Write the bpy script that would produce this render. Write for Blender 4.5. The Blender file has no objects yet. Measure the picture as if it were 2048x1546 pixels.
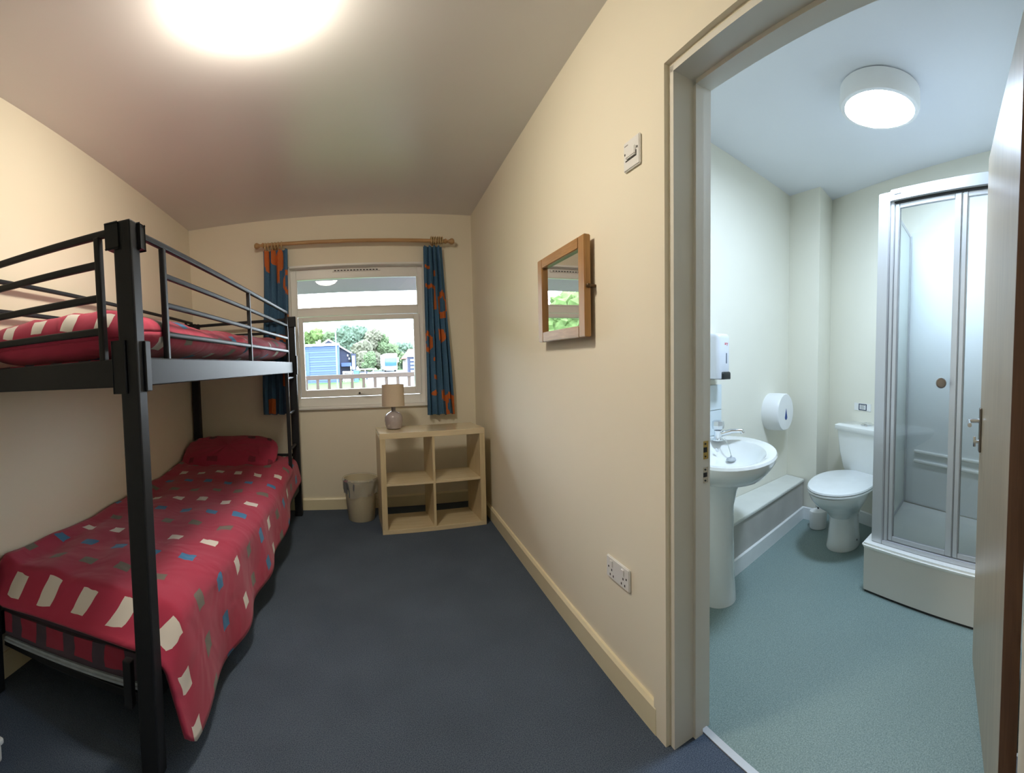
import bpy, bmesh, math, random
from mathutils import Vector, Matrix
random.seed(7)
PI = math.pi
sc = bpy.context.scene
COL = sc.collection

# ------------------------------------------------------------------ camera
# The photograph is a swept panorama: straight verticals, bowed horizontals.
FPX, YAW, PITCH, ROLL, EYE = 928.47, 0.3471, -0.053, 0.0215, 1.2
cam_data = bpy.data.cameras.new('camera')
cam_data.type = 'PANO'
cam_data.panorama_type = 'CENTRAL_CYLINDRICAL'
cam_data.central_cylindrical_range_u_min = -1024.0 / FPX
cam_data.central_cylindrical_range_u_max = 1024.0 / FPX
cam_data.central_cylindrical_range_v_min = -773.0 / FPX
cam_data.central_cylindrical_range_v_max = 773.0 / FPX
cam_data.central_cylindrical_radius = 1.0
cam_data.clip_start = 0.01
cam_data.clip_end = 500.0
cam = bpy.data.objects.new('camera', cam_data)
COL.objects.link(cam)
_rz = Matrix.Rotation(-YAW, 3, 'Z') @ Matrix.Rotation(PITCH, 3, 'X') @ Matrix.Rotation(ROLL, 3, 'Y')
_r, _f, _u = _rz.col[0].copy(), _rz.col[1].copy(), _rz.col[2].copy()
_m = Matrix(((_r.x, _u.x, -_f.x, 0), (_r.y, _u.y, -_f.y, 0), (_r.z, _u.z, -_f.z, 0), (0, 0, 0, 1)))
_m.translation = Vector((0, 0, EYE))
cam.matrix_world = _m
sc.camera = cam

# ------------------------------------------------------------------ world, exposure
world = bpy.data.worlds.new('overcast_sky'); sc.world = world
world.use_nodes = True
bg = world.node_tree.nodes['Background']
bg.inputs[0].default_value = (0.80, 0.90, 1.0, 1)
bg.inputs[1].default_value = 16.0
sc.view_settings.view_transform = 'Standard'
sc.view_settings.look = 'None'
sc.view_settings.exposure = 0.2
sc.view_settings.gamma = 1.0
sc.view_settings.use_curve_mapping = False
sc.cycles.use_denoising = True
sc.cycles.use_adaptive_sampling = True
sc.cycles.adaptive_threshold = 0.03
sc.cycles.use_light_tree = False
sc.cycles.max_bounces = 9
sc.cycles.diffuse_bounces = 5
sc.cycles.glossy_bounces = 3
sc.cycles.transparent_max_bounces = 12
sc.cycles.sample_clamp_indirect = 6.0
sc.cycles.caustics_reflective = False
sc.cycles.caustics_refractive = False
LAMP_WARM = 72.0
LAMP_COOL = 122.0
# ------------------------------------------------------------------ materials
MATS = {}
def nodes_of(name):
    m = bpy.data.materials.new(name); m.use_nodes = True
    nt = m.node_tree
    return m, nt, nt.nodes['Principled BSDF']

def mat(name, col, rough=0.5, metal=0.0, spec=0.5, var=0.06, vscale=12.0, bump=0.0, bscale=150.0, coat=0.0, stretch=None):
    """plain painted / moulded surface with slight procedural variation"""
    if name in MATS: return MATS[name]
    m, nt, b = nodes_of(name)
    L = nt.links
    b.inputs['Roughness'].default_value = rough
    b.inputs['Metallic'].default_value = metal
    b.inputs['Specular IOR Level'].default_value = spec
    b.inputs['Coat Weight'].default_value = coat
    tc = nt.nodes.new('ShaderNodeTexCoord')
    src = tc.outputs['Object']
    if stretch:
        mp = nt.nodes.new('ShaderNodeMapping'); mp.inputs['Scale'].default_value = stretch
        L.new(src, mp.inputs[0]); src = mp.outputs[0]
    nz = nt.nodes.new('ShaderNodeTexNoise'); nz.inputs['Scale'].default_value = vscale
    nz.inputs['Detail'].default_value = 2.0
    L.new(src, nz.inputs['Vector'])
    mx = nt.nodes.new('ShaderNodeMix'); mx.data_type = 'RGBA'
    mx.inputs[6].default_value = (*[c * (1 - var) for c in col], 1)
    mx.inputs[7].default_value = (*[min(1, c * (1 + var)) for c in col], 1)
    L.new(nz.outputs['Fac'], mx.inputs[0])
    L.new(mx.outputs[2], b.inputs['Base Color'])
    if bump:
        n2 = nt.nodes.new('ShaderNodeTexNoise'); n2.inputs['Scale'].default_value = bscale
        n2.inputs['Detail'].default_value = 3.0
        L.new(src, n2.inputs['Vector'])
        bp = nt.nodes.new('ShaderNodeBump'); bp.inputs['Strength'].default_value = bump
        bp.inputs['Distance'].default_value = 0.004
        L.new(n2.outputs['Fac'], bp.inputs['Height'])
        L.new(bp.outputs[0], b.inputs['Normal'])
    MATS[name] = m
    return m

def carpet(name, c0, c1, scale=420.0, bump=0.6, rough=0.95, big=0.25, spec=0.1):
    m, nt, b = nodes_of(name); L = nt.links
    tc = nt.nodes.new('ShaderNodeTexCoord')
    n1 = nt.nodes.new('ShaderNodeTexNoise'); n1.inputs['Scale'].default_value = scale; n1.inputs['Detail'].default_value = 3; n1.inputs['Roughness'].default_value = 0.7
    n2 = nt.nodes.new('ShaderNodeTexNoise'); n2.inputs['Scale'].default_value = 2.6; n2.inputs['Detail'].default_value = 5
    L.new(tc.outputs['Object'], n1.inputs[0]); L.new(tc.outputs['Object'], n2.inputs[0])
    r = nt.nodes.new('ShaderNodeValToRGB')
    r.color_ramp.elements[0].position = 0.33; r.color_ramp.elements[0].color = (*c0, 1)
    r.color_ramp.elements[1].position = 0.67; r.color_ramp.elements[1].color = (*c1, 1)
    L.new(n1.outputs['Fac'], r.inputs[0])
    hs = nt.nodes.new('ShaderNodeHueSaturation')
    mr = nt.nodes.new('ShaderNodeMapRange'); mr.inputs[3].default_value = 1 - big; mr.inputs[4].default_value = 1 + big
    L.new(n2.outputs['Fac'], mr.inputs[0]); L.new(mr.outputs[0], hs.inputs['Value'])
    L.new(r.outputs[0], hs.inputs['Color']); L.new(hs.outputs[0], b.inputs['Base Color'])
    b.inputs['Roughness'].default_value = rough
    b.inputs['Specular IOR Level'].default_value = spec
    bp = nt.nodes.new('ShaderNodeBump'); bp.inputs['Strength'].default_value = bump; bp.inputs['Distance'].default_value = 0.006
    L.new(n1.outputs['Fac'], bp.inputs['Height']); L.new(bp.outputs[0], b.inputs['Normal'])
    MATS[name] = m
    return m

def wood(name, c0, c1, axis='X', scale=6.0, rough=0.45, coat=0.0, spec=0.4):
    m, nt, b = nodes_of(name); L = nt.links
    tc = nt.nodes.new('ShaderNodeTexCoord'); mp = nt.nodes.new('ShaderNodeMapping')
    s = {'X': (1, 14, 14), 'Y': (14, 1, 14), 'Z': (14, 14, 1)}[axis]
    mp.inputs['Scale'].default_value = s
    L.new(tc.outputs['Object'], mp.inputs[0])
    n1 = nt.nodes.new('ShaderNodeTexNoise'); n1.inputs['Scale'].default_value = scale; n1.inputs['Detail'].default_value = 6
    n1.inputs['Distortion'].default_value = 0.6
    L.new(mp.outputs[0], n1.inputs[0])
    r = nt.nodes.new('ShaderNodeValToRGB')
    r.color_ramp.elements[0].position = 0.3; r.color_ramp.elements[0].color = (*c0, 1)
    r.color_ramp.elements[1].position = 0.7; r.color_ramp.elements[1].color = (*c1, 1)
    L.new(n1.outputs['Fac'], r.inputs[0]); L.new(r.outputs[0], b.inputs['Base Color'])
    b.inputs['Roughness'].default_value = rough; b.inputs['Coat Weight'].default_value = coat
    b.inputs['Specular IOR Level'].default_value = spec
    MATS[name] = m
    return m

def emit(name, col, strength):
    m, nt, b = nodes_of(name)
    e = nt.nodes.new('ShaderNodeEmission'); e.inputs[0].default_value = (*col, 1); e.inputs[1].default_value = strength
    nt.links.new(e.outputs[0], nt.nodes['Material Output'].inputs[0])
    MATS[name] = m
    return m

def glass(name, tint=(1, 1, 1), refl=1.5, haze=0.0):
    """thin pane: clear with a fresnel reflection"""
    m, nt, b = nodes_of(name); L = nt.links
    t = nt.nodes.new('ShaderNodeBsdfTransparent'); t.inputs[0].default_value = (*tint, 1)
    g = nt.nodes.new('ShaderNodeBsdfGlossy'); g.inputs['Roughness'].default_value = 0.02
    fr = nt.nodes.new('ShaderNodeFresnel'); fr.inputs['IOR'].default_value = refl
    mx = nt.nodes.new('ShaderNodeMixShader')
    L.new(fr.outputs[0], mx.inputs[0]); L.new(t.outputs[0], mx.inputs[1]); L.new(g.outputs[0], mx.inputs[2])
    out = mx.outputs[0]
    if haze:
        d = nt.nodes.new('ShaderNodeBsdfDiffuse'); d.inputs[0].default_value = (0.9, 0.95, 0.95, 1)
        m2 = nt.nodes.new('ShaderNodeMixShader'); m2.inputs[0].default_value = haze
        L.new(out, m2.inputs[1]); L.new(d.outputs[0], m2.inputs[2]); out = m2.outputs[0]
    L.new(out, nt.nodes['Material Output'].inputs[0])
    MATS[name] = m
    return m

def duvet_mat(name, off=(0.0, 0.0), sx=0.153, sy=0.2, sq=0.058, objco=False, red=((0.36, 0.028, 0.070), (0.46, 0.050, 0.105)), sqcol=((0.17, 0.15, 0.13), (0.74, 0.70, 0.66), (0.05, 0.20, 0.42))):
    """red cotton with rows of white, grey and blue squares, laid out in cloth (UV) metres"""
    m, nt, b = nodes_of(name); L = nt.links; N = nt.nodes
    if objco:      # boxy things: across, and along plus up
        tc = N.new('ShaderNodeTexCoord'); s0 = N.new('ShaderNodeSeparateXYZ'); L.new(tc.outputs['Object'], s0.inputs[0])
        ad = N.new('ShaderNodeMath'); ad.operation = 'ADD'; L.new(s0.outputs[1], ad.inputs[0]); L.new(s0.outputs[2], ad.inputs[1])
        uv = N.new('ShaderNodeCombineXYZ'); L.new(s0.outputs[0], uv.inputs[0]); L.new(ad.outputs[0], uv.inputs[1])
    else:
        uv = N.new('ShaderNodeUVMap'); uv.uv_map = 'UVMap'
    sp = N.new('ShaderNodeSeparateXYZ'); L.new(uv.outputs[0], sp.inputs[0])
    # slight wobble so that the printed squares are not perfect
    nz = N.new('ShaderNodeTexNoise'); nz.inputs['Scale'].default_value = 9.0
    L.new(uv.outputs[0], nz.inputs[0])
    nsp = N.new('ShaderNodeSeparateXYZ'); L.new(nz.outputs['Color'], nsp.inputs[0])
    def mth(op, a, c=None, v=None):
        n = N.new('ShaderNodeMath'); n.operation = op
        if isinstance(a, float): n.inputs[0].default_value = a
        else: L.new(a, n.inputs[0])
        if c is not None:
            if isinstance(c, float): n.inputs[1].default_value = c
            else: L.new(c, n.inputs[1])
        return n.outputs[0]
    wob = 0.035
    u = mth('ADD', sp.outputs[0], mth('MULTIPLY', mth('SUBTRACT', nsp.outputs[0], 0.5), wob))
    v = mth('ADD', sp.outputs[1], mth('MULTIPLY', mth('SUBTRACT', nsp.outputs[1], 0.5), wob))
    u = mth('ADD', u, 20.0 * sx + off[0]); v = mth('ADD', v, 30.0 * sy + off[1])
    row = mth('FLOOR', mth('DIVIDE', v, sy))
    u = mth('ADD', u, mth('MULTIPLY', row, sx * 0.23))
    fu = mth('ABSOLUTE', mth('SUBTRACT', mth('FRACT', mth('DIVIDE', u, sx)), 0.5))
    fv = mth('ABSOLUTE', mth('SUBTRACT', mth('FRACT', mth('DIVIDE', v, sy)), 0.5))
    inu = mth('LESS_THAN', fu, sq / 2 / sx); inv = mth('LESS_THAN', fv, sq / 2 / sy)
    inside = mth('MULTIPLY', inu, inv)
    k = mth('MODULO', row, 3.0)
    is0 = mth('LESS_THAN', k, 0.5); is2 = mth('GREATER_THAN', k, 1.5)
    def mixc(f, a, c):
        x = N.new('ShaderNodeMix'); x.data_type = 'RGBA'
        L.new(f, x.inputs[0])
        for i, q in ((6, a), (7, c)):
            if isinstance(q, tuple): x.inputs[i].default_value = (*q, 1)
            else: L.new(q, x.inputs[i])
        return x.outputs[2]
    sqc = mixc(is2, mixc(is0, sqcol[0], sqcol[1]), sqcol[2])
    big = N.new('ShaderNodeTexNoise'); big.inputs['Scale'].default_value = 5.0
    L.new(uv.outputs[0], big.inputs[0])
    red = mixc(big.outputs['Fac'], red[0], red[1])
    L.new(mixc(inside, red, sqc), b.inputs['Base Color'])
    b.inputs['Roughness'].default_value = 0.85
    b.inputs['Specular IOR Level'].default_value = 0.2
    b.inputs['Sheen Weight'].default_value = 0.15
    wr = N.new('ShaderNodeTexNoise'); wr.inputs['Scale'].default_value = 5.0; wr.inputs['Detail'].default_value = 2.0
    wr.inputs['Distortion'].default_value = 0.7
    L.new(uv.outputs[0], wr.inputs[0])
    bp = N.new('ShaderNodeBump'); bp.inputs['Strength'].default_value = 0.55; bp.inputs['Distance'].default_value = 0.03
    L.new(wr.outputs['Fac'], bp.inputs['Height']); L.new(bp.outputs[0], b.inputs['Normal'])
    MATS[name] = m
    return m

M_WALL = mat('cream_wall_paint', (0.85, 0.80, 0.665), 0.7, spec=0.25, var=0.02, vscale=3)
M_CEIL = mat('white_ceiling_paint', (0.76, 0.755, 0.77), 0.34, spec=0.5, var=0.02, vscale=3)
M_BWALL = mat('bathroom_cream_paint', (0.80, 0.785, 0.69), 0.55, spec=0.3, var=0.03, vscale=2.5)
M_BCEIL = mat('bathroom_ceiling_paint', (0.74, 0.77, 0.82), 0.6, spec=0.25, var=0.02, vscale=2)
M_SKIRT = mat('cream_gloss_paint', (0.80, 0.73, 0.52), 0.35, var=0.02)
M_TRIM = mat('off_white_gloss_paint', (0.74, 0.73, 0.67), 0.35, var=0.02)
M_WHITE = mat('white_plastic', (0.82, 0.83, 0.83), 0.35, var=0.015)
M_UPVC = mat('white_upvc', (0.85, 0.85, 0.83), 0.35, var=0.015)
M_CERAM = mat('white_ceramic', (0.84, 0.86, 0.85), 0.12, var=0.01, coat=0.5)
M_CHROME = mat('chrome', (0.78, 0.80, 0.82), 0.15, metal=1.0, var=0.02)
M_BRUSHED = mat('silver_aluminium', (0.64, 0.65, 0.68), 0.42, metal=0.55, var=0.04, stretch=(40, 40, 1))
M_BLACKM = mat('black_painted_steel', (0.014, 0.016, 0.020), 0.50, spec=0.28, var=0.15, vscale=40)
M_DARK = mat('dark_gap', (0.02, 0.02, 0.02), 0.6)
M_BRASS = mat('worn_brass', (0.62, 0.46, 0.16), 0.35, metal=0.9, var=0.15, vscale=60)
M_CARPET = carpet('blue_grey_carpet', (0.030, 0.048, 0.085), (0.150, 0.190, 0.25), scale=310, bump=0.7)
M_VINYL = carpet('green_safety_vinyl', (0.12, 0.185, 0.18), (0.29, 0.375, 0.36), scale=230, bump=0.05, rough=0.4, big=0.07, spec=0.4)
M_BIRCH = wood('pale_birch_veneer', (0.64, 0.53, 0.34), (0.75, 0.64, 0.44), 'X', 5, 0.2, spec=0.5, coat=0.4)
M_PINE = wood('varnished_pine', (0.34, 0.175, 0.06), (0.45, 0.25, 0.095), 'Z', 7, 0.4)
M_PINEY = wood('varnished_pine_rail', (0.34, 0.175, 0.06), (0.45, 0.25, 0.095), 'Y', 7, 0.4)
M_ROD = wood('turned_beech', (0.42, 0.25, 0.11), (0.52, 0.33, 0.16), 'X', 7, 0.4)
M_DOOR = wood('oak_veneer_door', (0.29, 0.225, 0.15), (0.37, 0.295, 0.20), 'Z', 3, 0.30, spec=0.4)
M_DOOREDGE = wood('dark_door_edge', (0.09, 0.04, 0.018), (0.14, 0.065, 0.03), 'Z', 6, 0.5)
M_MIRROR = mat('mirror_silver', (0.92, 0.93, 0.93), 0.01, metal=1.0, var=0.0)
M_GLASS = glass('window_glass')
M_SGLASS = glass('shower_glass', (0.975, 0.99, 0.988), 1.42)
M_DUVET = duvet_mat('red_duvet_print')

# ------------------------------------------------------------------ mesh helpers
class MB:
    """collects shapes given in world metres, then becomes one mesh object"""
    def __init__(self): self.bm = bmesh.new()
    def _merge(self, b, M=None):
        if M is not None: b.transform(M)
        me = bpy.data.meshes.new('tmp'); b.to_mesh(me); b.free()
        self.bm.from_mesh(me); bpy.data.meshes.remove(me)
        return self
    def box(self, x0, x1, y0, y1, z0, z1, bev=0.0, seg=2, M=None):
        b = bmesh.new(); bmesh.ops.create_cube(b, size=1.0)
        for v in b.verts:
            v.co = Vector((x0 + (v.co.x + .5) * (x1 - x0), y0 + (v.co.y + .5) * (y1 - y0), z0 + (v.co.z + .5) * (z1 - z0)))
        if bev > 0:
            bmesh.ops.bevel(b, geom=b.edges[:], offset=bev, segments=seg, affect='EDGES', profile=0.5)
        return self._merge(b, M)
    def bar(self, p0, p1, w, h, bev=0.0, up=(0, 0, 1), seg=2):
        """box of width w (sideways) and height h (along up) from p0 to p1"""
        p0, p1 = Vector(p0), Vector(p1); d = p1 - p0; Ln = d.length; d.normalize()
        u = Vector(up); s = d.cross(u)
        if s.length < 1e-5: s = d.cross(Vector((1, 0, 0)))
        s.normalize(); u = s.cross(d)
        M = Matrix(((d.x, s.x, u.x, p0.x), (d.y, s.y, u.y, p0.y), (d.z, s.z, u.z, p0.z), (0, 0, 0, 1)))
        return self.box(0, Ln, -w / 2, w / 2, -h / 2, h / 2, bev, seg, M)
    def tube(self, pts, r, seg=12, caps=True):
        pts = [Vector(p) for p in pts]
        rs = r if isinstance(r, (list, tuple)) else [r] * len(pts)
        b = bmesh.new(); rings = []
        ref = None
        for i, p in enumerate(pts):
            d = (pts[min(i + 1, len(pts) - 1)] - pts[max(i - 1, 0)]).normalized()
            if ref is None:
                ref = d.orthogonal().normalized()
            else:
                ref = (ref - d * ref.dot(d))
                ref = ref.normalized() if ref.length > 1e-6 else d.orthogonal().normalized()
            s = d.cross(ref)
            rings.append([b.verts.new(p + (ref * math.cos(2 * PI * k / seg) + s * math.sin(2 * PI * k / seg)) * rs[i]) for k in range(seg)])
        for a, c in zip(rings, rings[1:]):
            for k in range(seg): b.faces.new((a[k], a[(k + 1) % seg], c[(k + 1) % seg], c[k]))
        if caps:
            b.faces.new(rings[0][::-1]); b.faces.new(rings[-1])
        return self._merge(b)
    def lathe(self, prof, c=(0, 0, 0), seg=32, sx=1.0, sy=1.0, rot=0.0, close=True, M=None):
        """prof: list of (radius, z)"""
        b = bmesh.new(); rings = []
        for r, z in prof:
            rr = max(r, 1e-4)
            ring = []
            for k in range(seg):
                a = 2 * PI * k / seg
                x, y = rr * sx * math.cos(a), rr * sy * math.sin(a)
                xr = x * math.cos(rot) - y * math.sin(rot); yr = x * math.sin(rot) + y * math.cos(rot)
                ring.append(b.verts.new((c[0] + xr, c[1] + yr, c[2] + z)))
            rings.append(ring)
        for p, q in zip(rings, rings[1:]):
            for k in range(seg): b.faces.new((p[k], p[(k + 1) % seg], q[(k + 1) % seg], q[k]))
        if close:
            b.faces.new(rings[0][::-1]); b.faces.new(rings[-1])
        return self._merge(b, M)
    def prism(self, poly, z0, z1, bev=0.0):
        b = bmesh.new()
        lo = [b.verts.new((x, y, z0)) for x, y in poly]; hi = [b.verts.new((x, y, z1)) for x, y in poly]
        n = len(poly)
        b.faces.new(lo[::-1]); b.faces.new(hi)
        for k in range(n): b.faces.new((lo[k], lo[(k + 1) % n], hi[(k + 1) % n], hi[k]))
        bmesh.ops.recalc_face_normals(b, faces=b.faces[:])
        if bev > 0: bmesh.ops.bevel(b, geom=b.edges[:], offset=bev, segments=2, affect='EDGES')
        return self._merge(b)
    def loft(self, rings, caps=True):
        """rings: lists of points, all of one length"""
        b = bmesh.new(); R = [[b.verts.new(p) for p in r] for r in rings]
        n = len(R[0])
        for p, q in zip(R, R[1:]):
            for k in range(n): b.faces.new((p[k], p[(k + 1) % n], q[(k + 1) % n], q[k]))
        if caps: b.faces.new(R[0][::-1]); b.faces.new(R[-1])
        bmesh.ops.recalc_face_normals(b, faces=b.faces[:])
        return self._merge(b)
    def build(self, name, material, parent=None, smooth=False, org=None):
        o = Vector(org) if org is not None else (parent_org(parent) if parent is not None else Vector((0, 0, 0)))
        for v in self.bm.verts: v.co -= o
        bmesh.ops.recalc_face_normals(self.bm, faces=self.bm.faces[:])
        me = bpy.data.meshes.new(name); self.bm.to_mesh(me); self.bm.free()
        me.materials.append(material)
        ob = bpy.data.objects.new(name, me); COL.objects.link(ob)
        if parent is not None:
            ob.parent = parent
        else:
            ob.location = o
        if smooth: shade(ob)
        return ob

def shade(ob, angle=0.7):
    me = ob.data
    me.polygons.foreach_set('use_smooth', [True] * len(me.polygons))
    try: me.set_sharp_from_angle(angle=angle)
    except Exception: pass

ORG = {}
def parent_org(p):
    t = Vector((0, 0, 0))
    while p is not None:
        t += p.location if p.parent is None else Vector((0, 0, 0))
        p = p.parent
    return t

def thing(name, loc, label, cat, group=None):
    o = bpy.data.objects.new(name, None); COL.objects.link(o); o.location = loc
    o.empty_display_size = 0.05
    o['label'] = label; o['category'] = cat
    if group: o['group'] = group
    return o
def tag(o, label, cat, group=None):
    o['label'] = label; o['category'] = cat
    if group: o['group'] = group
    return o
def struct(o, label=None, cat=None):
    o['kind'] = 'structure'
    if label: o['label'] = label
    if cat: o['category'] = cat
    return o

def grid_surface(name, nu, nv, fn, material, parent=None, org=(0, 0, 0), uvfn=None, thick=0.0, smooth=True, matfn=None, mats=None):
    """fn(a,b) in 0..1 -> world point; a real sheet, thickened"""
    o = parent_org(parent) if parent is not None else Vector(org)
    verts = []; faces = []; uvs = []
    for j in range(nv + 1):
        for i in range(nu + 1):
            p = Vector(fn(i / nu, j / nv)) - o
            verts.append(p); uvs.append(uvfn(i / nu, j / nv) if uvfn else (i / nu, j / nv))
    for j in range(nv):
        for i in range(nu):
            a = j * (nu + 1) + i; faces.append((a, a + 1, a + nu + 2, a + nu + 1))
    me = bpy.data.meshes.new(name); me.from_pydata(verts, [], faces); me.update()
    ul = me.uv_layers.new(name='UVMap')
    for poly in me.polygons:
        for li in poly.loop_indices: ul.data[li].uv = uvs[me.loops[li].vertex_index]
    for mm in (mats or [material]): me.materials.append(mm)
    if matfn:
        k = 0
        for j in range(nv):
            for i in range(nu):
                me.polygons[k].material_index = matfn((i + .5) / nu, (j + .5) / nv); k += 1
    ob = bpy.data.objects.new(name, me); COL.objects.link(ob)
    if parent is not None: ob.parent = parent
    else: ob.location = o
    if smooth: me.polygons.foreach_set('use_smooth', [True] * len(me.polygons))
    if thick:
        md = ob.modifiers.new('thickness', 'SOLIDIFY'); md.thickness = thick; md.offset = 0
    return ob

def place(o, x, y, rz=0.0, z=0.0):
    o.location = (x, y, z); o.rotation_euler = (0, 0, rz)

# ================================================================== THE ROOM
CEIL = 2.455
XL, YB, YF = -1.345, 3.89, -0.95
KX, SX = 0.805, 0.0667                       # right wall: x = KX + SX*y
def xr(y, off=0.0): return KX + SX * y + off
TH = 0.142                                   # right wall thickness
DY0, DY1, DZ = 0.062, 1.062, 2.035            # door opening
# bathroom plan
BD = Vector((0.98755, 0.15728)); BN = Vector((-0.15728, 0.98755)); BP = Vector((1.894, 1.966))
def bw(s, off=0.0):                          # point on the basin wall, off = distance out from it
    p = BP + BD * s - BN * off
    return (p.x, p.y)
BROT = math.atan2(BD.y, BD.x)
FW0, FW1 = Vector((3.175, 1.901)), Vector((2.70, 0.52))
FD = (FW1 - FW0).normalized(); FN = Vector((FD.y, -FD.x))   # FN points into the bathroom
if FN.x > 0: FN = -FN
def fw(s, off=0.0):
    p = FW0 + FD * s + FN * off
    return (p.x, p.y)
LD = Vector((0.9522, 0.3053))                # open door leaf direction
def nw(s, off=0.0):                          # bathroom near wall, parallel to the open door
    p = Vector((0.98, 0.0)) + Vector((0.978, 0.2086)) * s + Vector((-0.2086, 0.978)) * off
    return (p.x, p.y)

struct(MB().prism([(XL, YF), (xr(YF), YF), (xr(DY0), DY0), (xr(DY0, 0.125), DY0), (xr(DY1, 0.125), DY1), (xr(DY1), DY1), (xr(YB), YB), (XL, YB)], -0.10, 0.0)
       .build('floor', M_CARPET), 'dark blue grey carpet floor of the bedroom')
bath_poly = [(xr(-0.3, 0.125), -0.3), (xr(1.9, 0.125), 1.9), bw(1.049), (2.892, 1.832), (3.175, 1.901), fw(2.3), (2.3, -0.3)]
struct(MB().prism(bath_poly, -0.10, -0.0005).build('floor', M_VINYL), 'green speckled vinyl floor of the bathroom')
struct(MB().prism([(XL - .1, YF - .1), (xr(YF) + .05, YF - .1), (xr(YB) + .05, YB + .2), (XL - .1, YB + .2)], CEIL, CEIL + 0.1)
       .build('ceiling', M_CEIL), 'plain white bedroom ceiling in warm shade')
struct(MB().prism([(xr(-.5) + .05, -0.5), (xr(2.4) + .05, 2.4), (3.4, 2.4), (3.4, -.5)], CEIL, CEIL + 0.1)
       .build('ceiling', M_BCEIL), 'cool white bathroom ceiling')
struct(MB().box(XL - 0.12, XL, YF, YB + .24, -0.1, CEIL).build('wall_left', M_WALL), 'cream painted wall behind the bunk bed')
struct(MB().box(XL - .12, xr(YF) + .2, YF - 0.12, YF, -0.1, CEIL).build('wall_front', M_WALL), 'cream wall behind the viewpoint')
WX0, WX1, WZ0, WZ1 = -0.483, 0.641, 0.872, 2.046
m = MB()
m.box(XL, WX0, YB, YB + .24, -.1, CEIL); m.box(WX1, xr(YB) + .2, YB, YB + .24, -.1, CEIL)
m.box(WX0, WX1, YB, YB + .24, -.1, WZ0 - .02); m.box(WX0, WX1, YB, YB + .24, WZ1, CEIL)
struct(m.build('wall_back', M_WALL), 'cream painted wall around the window')
m = MB()
m.prism([(xr(DY1), DY1), (xr(YB + .1), YB + .1), (xr(YB + .1, TH), YB + .1), (xr(DY1, TH), DY1)], -.1, CEIL)
m.prism([(xr(DY0), DY0), (xr(DY1), DY1), (xr(DY1, TH), DY1), (xr(DY0, TH), DY0)], DZ, CEIL)
m.prism([(xr(YF), YF), (xr(DY0), DY0), (xr(DY0, TH), DY0), (xr(YF, TH), YF)], -.1, CEIL)
struct(m.build('wall_right', M_WALL), 'cream wall with the mirror and the bathroom doorway')
# bathroom walls
struct(MB().prism([bw(-.84), bw(1.3), bw(1.3, -.1), bw(-.84, -.1)], -.1, CEIL).build('wall_bathroom_left', M_BWALL), 'pale cream bathroom wall behind the basin')
struct(MB().prism([fw(-.4), fw(2.4), fw(2.4, -.1), fw(-.4, -.1)], -.1, CEIL).build('wall_bathroom_back', M_BWALL), 'pale cream bathroom wall behind the toilet')
struct(MB().prism([(2.93, 2.131), (2.892, 1.832), (3.178, 1.9005), (3.25, 2.15), (3.0, 2.25)], -.1, CEIL).build('wall_bathroom_corner', M_BWALL), 'cream boxed-in pipe corner beside the toilet')
struct(MB().prism([nw(-.05), nw(2.2), nw(2.2, -.1), nw(-.05, -.1)], -.1, CEIL).build('wall_bathroom_right', M_BWALL), 'bathroom wall behind the open door')

# ---- skirting boards
def skirting(name, p0, p1, side, h=0.10, t=0.018, material=None, label=None, z0=0.0):
    p0, p1 = Vector(p0), Vector(p1); d = (p1 - p0).normalized(); n = Vector((d.y, -d.x)) * side * t
    q = MB(); 
    b = bmesh.new()
    prof = [(0, z0), (1, z0), (1, z0 + h - .012), (.55, z0 + h), (0, z0 + h)]
    rings = []
    for p in (p0, p1):
        rings.append([(p.x + n.x * a, p.y + n.y * a, z) for a, z in prof])
    b.free(); q.loft(rings)
    return struct(q.build(name, material or M_SKIRT), label)
skirting('baseboard_right', (xr(1.125), 1.125), (xr(YB), YB), -1, 0.098, label='cream skirting board along the mirror wall')
skirting('baseboard_back', (XL, YB), (xr(YB), YB), 1, 0.098, label='cream skirting board under the window')
skirting('baseboard_left', (XL, YF), (XL, YB), 1, 0.098, label='cream skirting board behind the bunk bed')

# ---- doorway lining
def xl(x0, x1, y0, y1, z0, z1, m, bev=0.002):
    """box in wall coordinates: x measured from the bedroom face of the right wall"""
    m.prism([(xr(y0, x0), y0), (xr(y0, x1), y0), (xr(y1, x1), y1), (xr(y1, x0), y1)], z0, z1)
t1 = bpy.data.objects.new('trim_1', None); COL.objects.link(t1); struct(t1, 'off white door lining and architrave of the bathroom doorway')
m = MB(); xl(-.016, 0, 1.070, 1.138, 0, 2.043, m); m.build('architrave', M_WALL, t1)
m = MB(); xl(-.016, 0, -.014, 1.138, 2.043, 2.105, m); m.build('architrave', M_WALL, t1)
m = MB(); xl(-.016, 0, -.014, .054, 0, 2.043, m); m.build('architrave', M_WALL, t1)
m = MB(); xl(0.0, .149, 1.046, 1.064, 0, 2.035, m); m.build('jamb', M_TRIM, t1)
m = MB(); xl(0.0, .149, DY0, 1.064, 2.018, 2.036, m); m.build('head', M_TRIM, t1)
m = MB(); xl(0.0, .149, .060, .078, 0, 2.018, m); m.build('jamb', M_TRIM, t1)
m = MB(); xl(.076, .108, 1.033, 1.046, 0, 2.005, m); m.build('door_stop', M_TRIM, t1)
m = MB(); xl(.076, .108, .091, 1.033, 2.005, 2.018, m); m.build('door_stop', M_TRIM, t1)
m = MB(); xl(.076, .108, .078, .091, 0, 2.005, m); m.build('door_stop', M_TRIM, t1)
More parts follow.
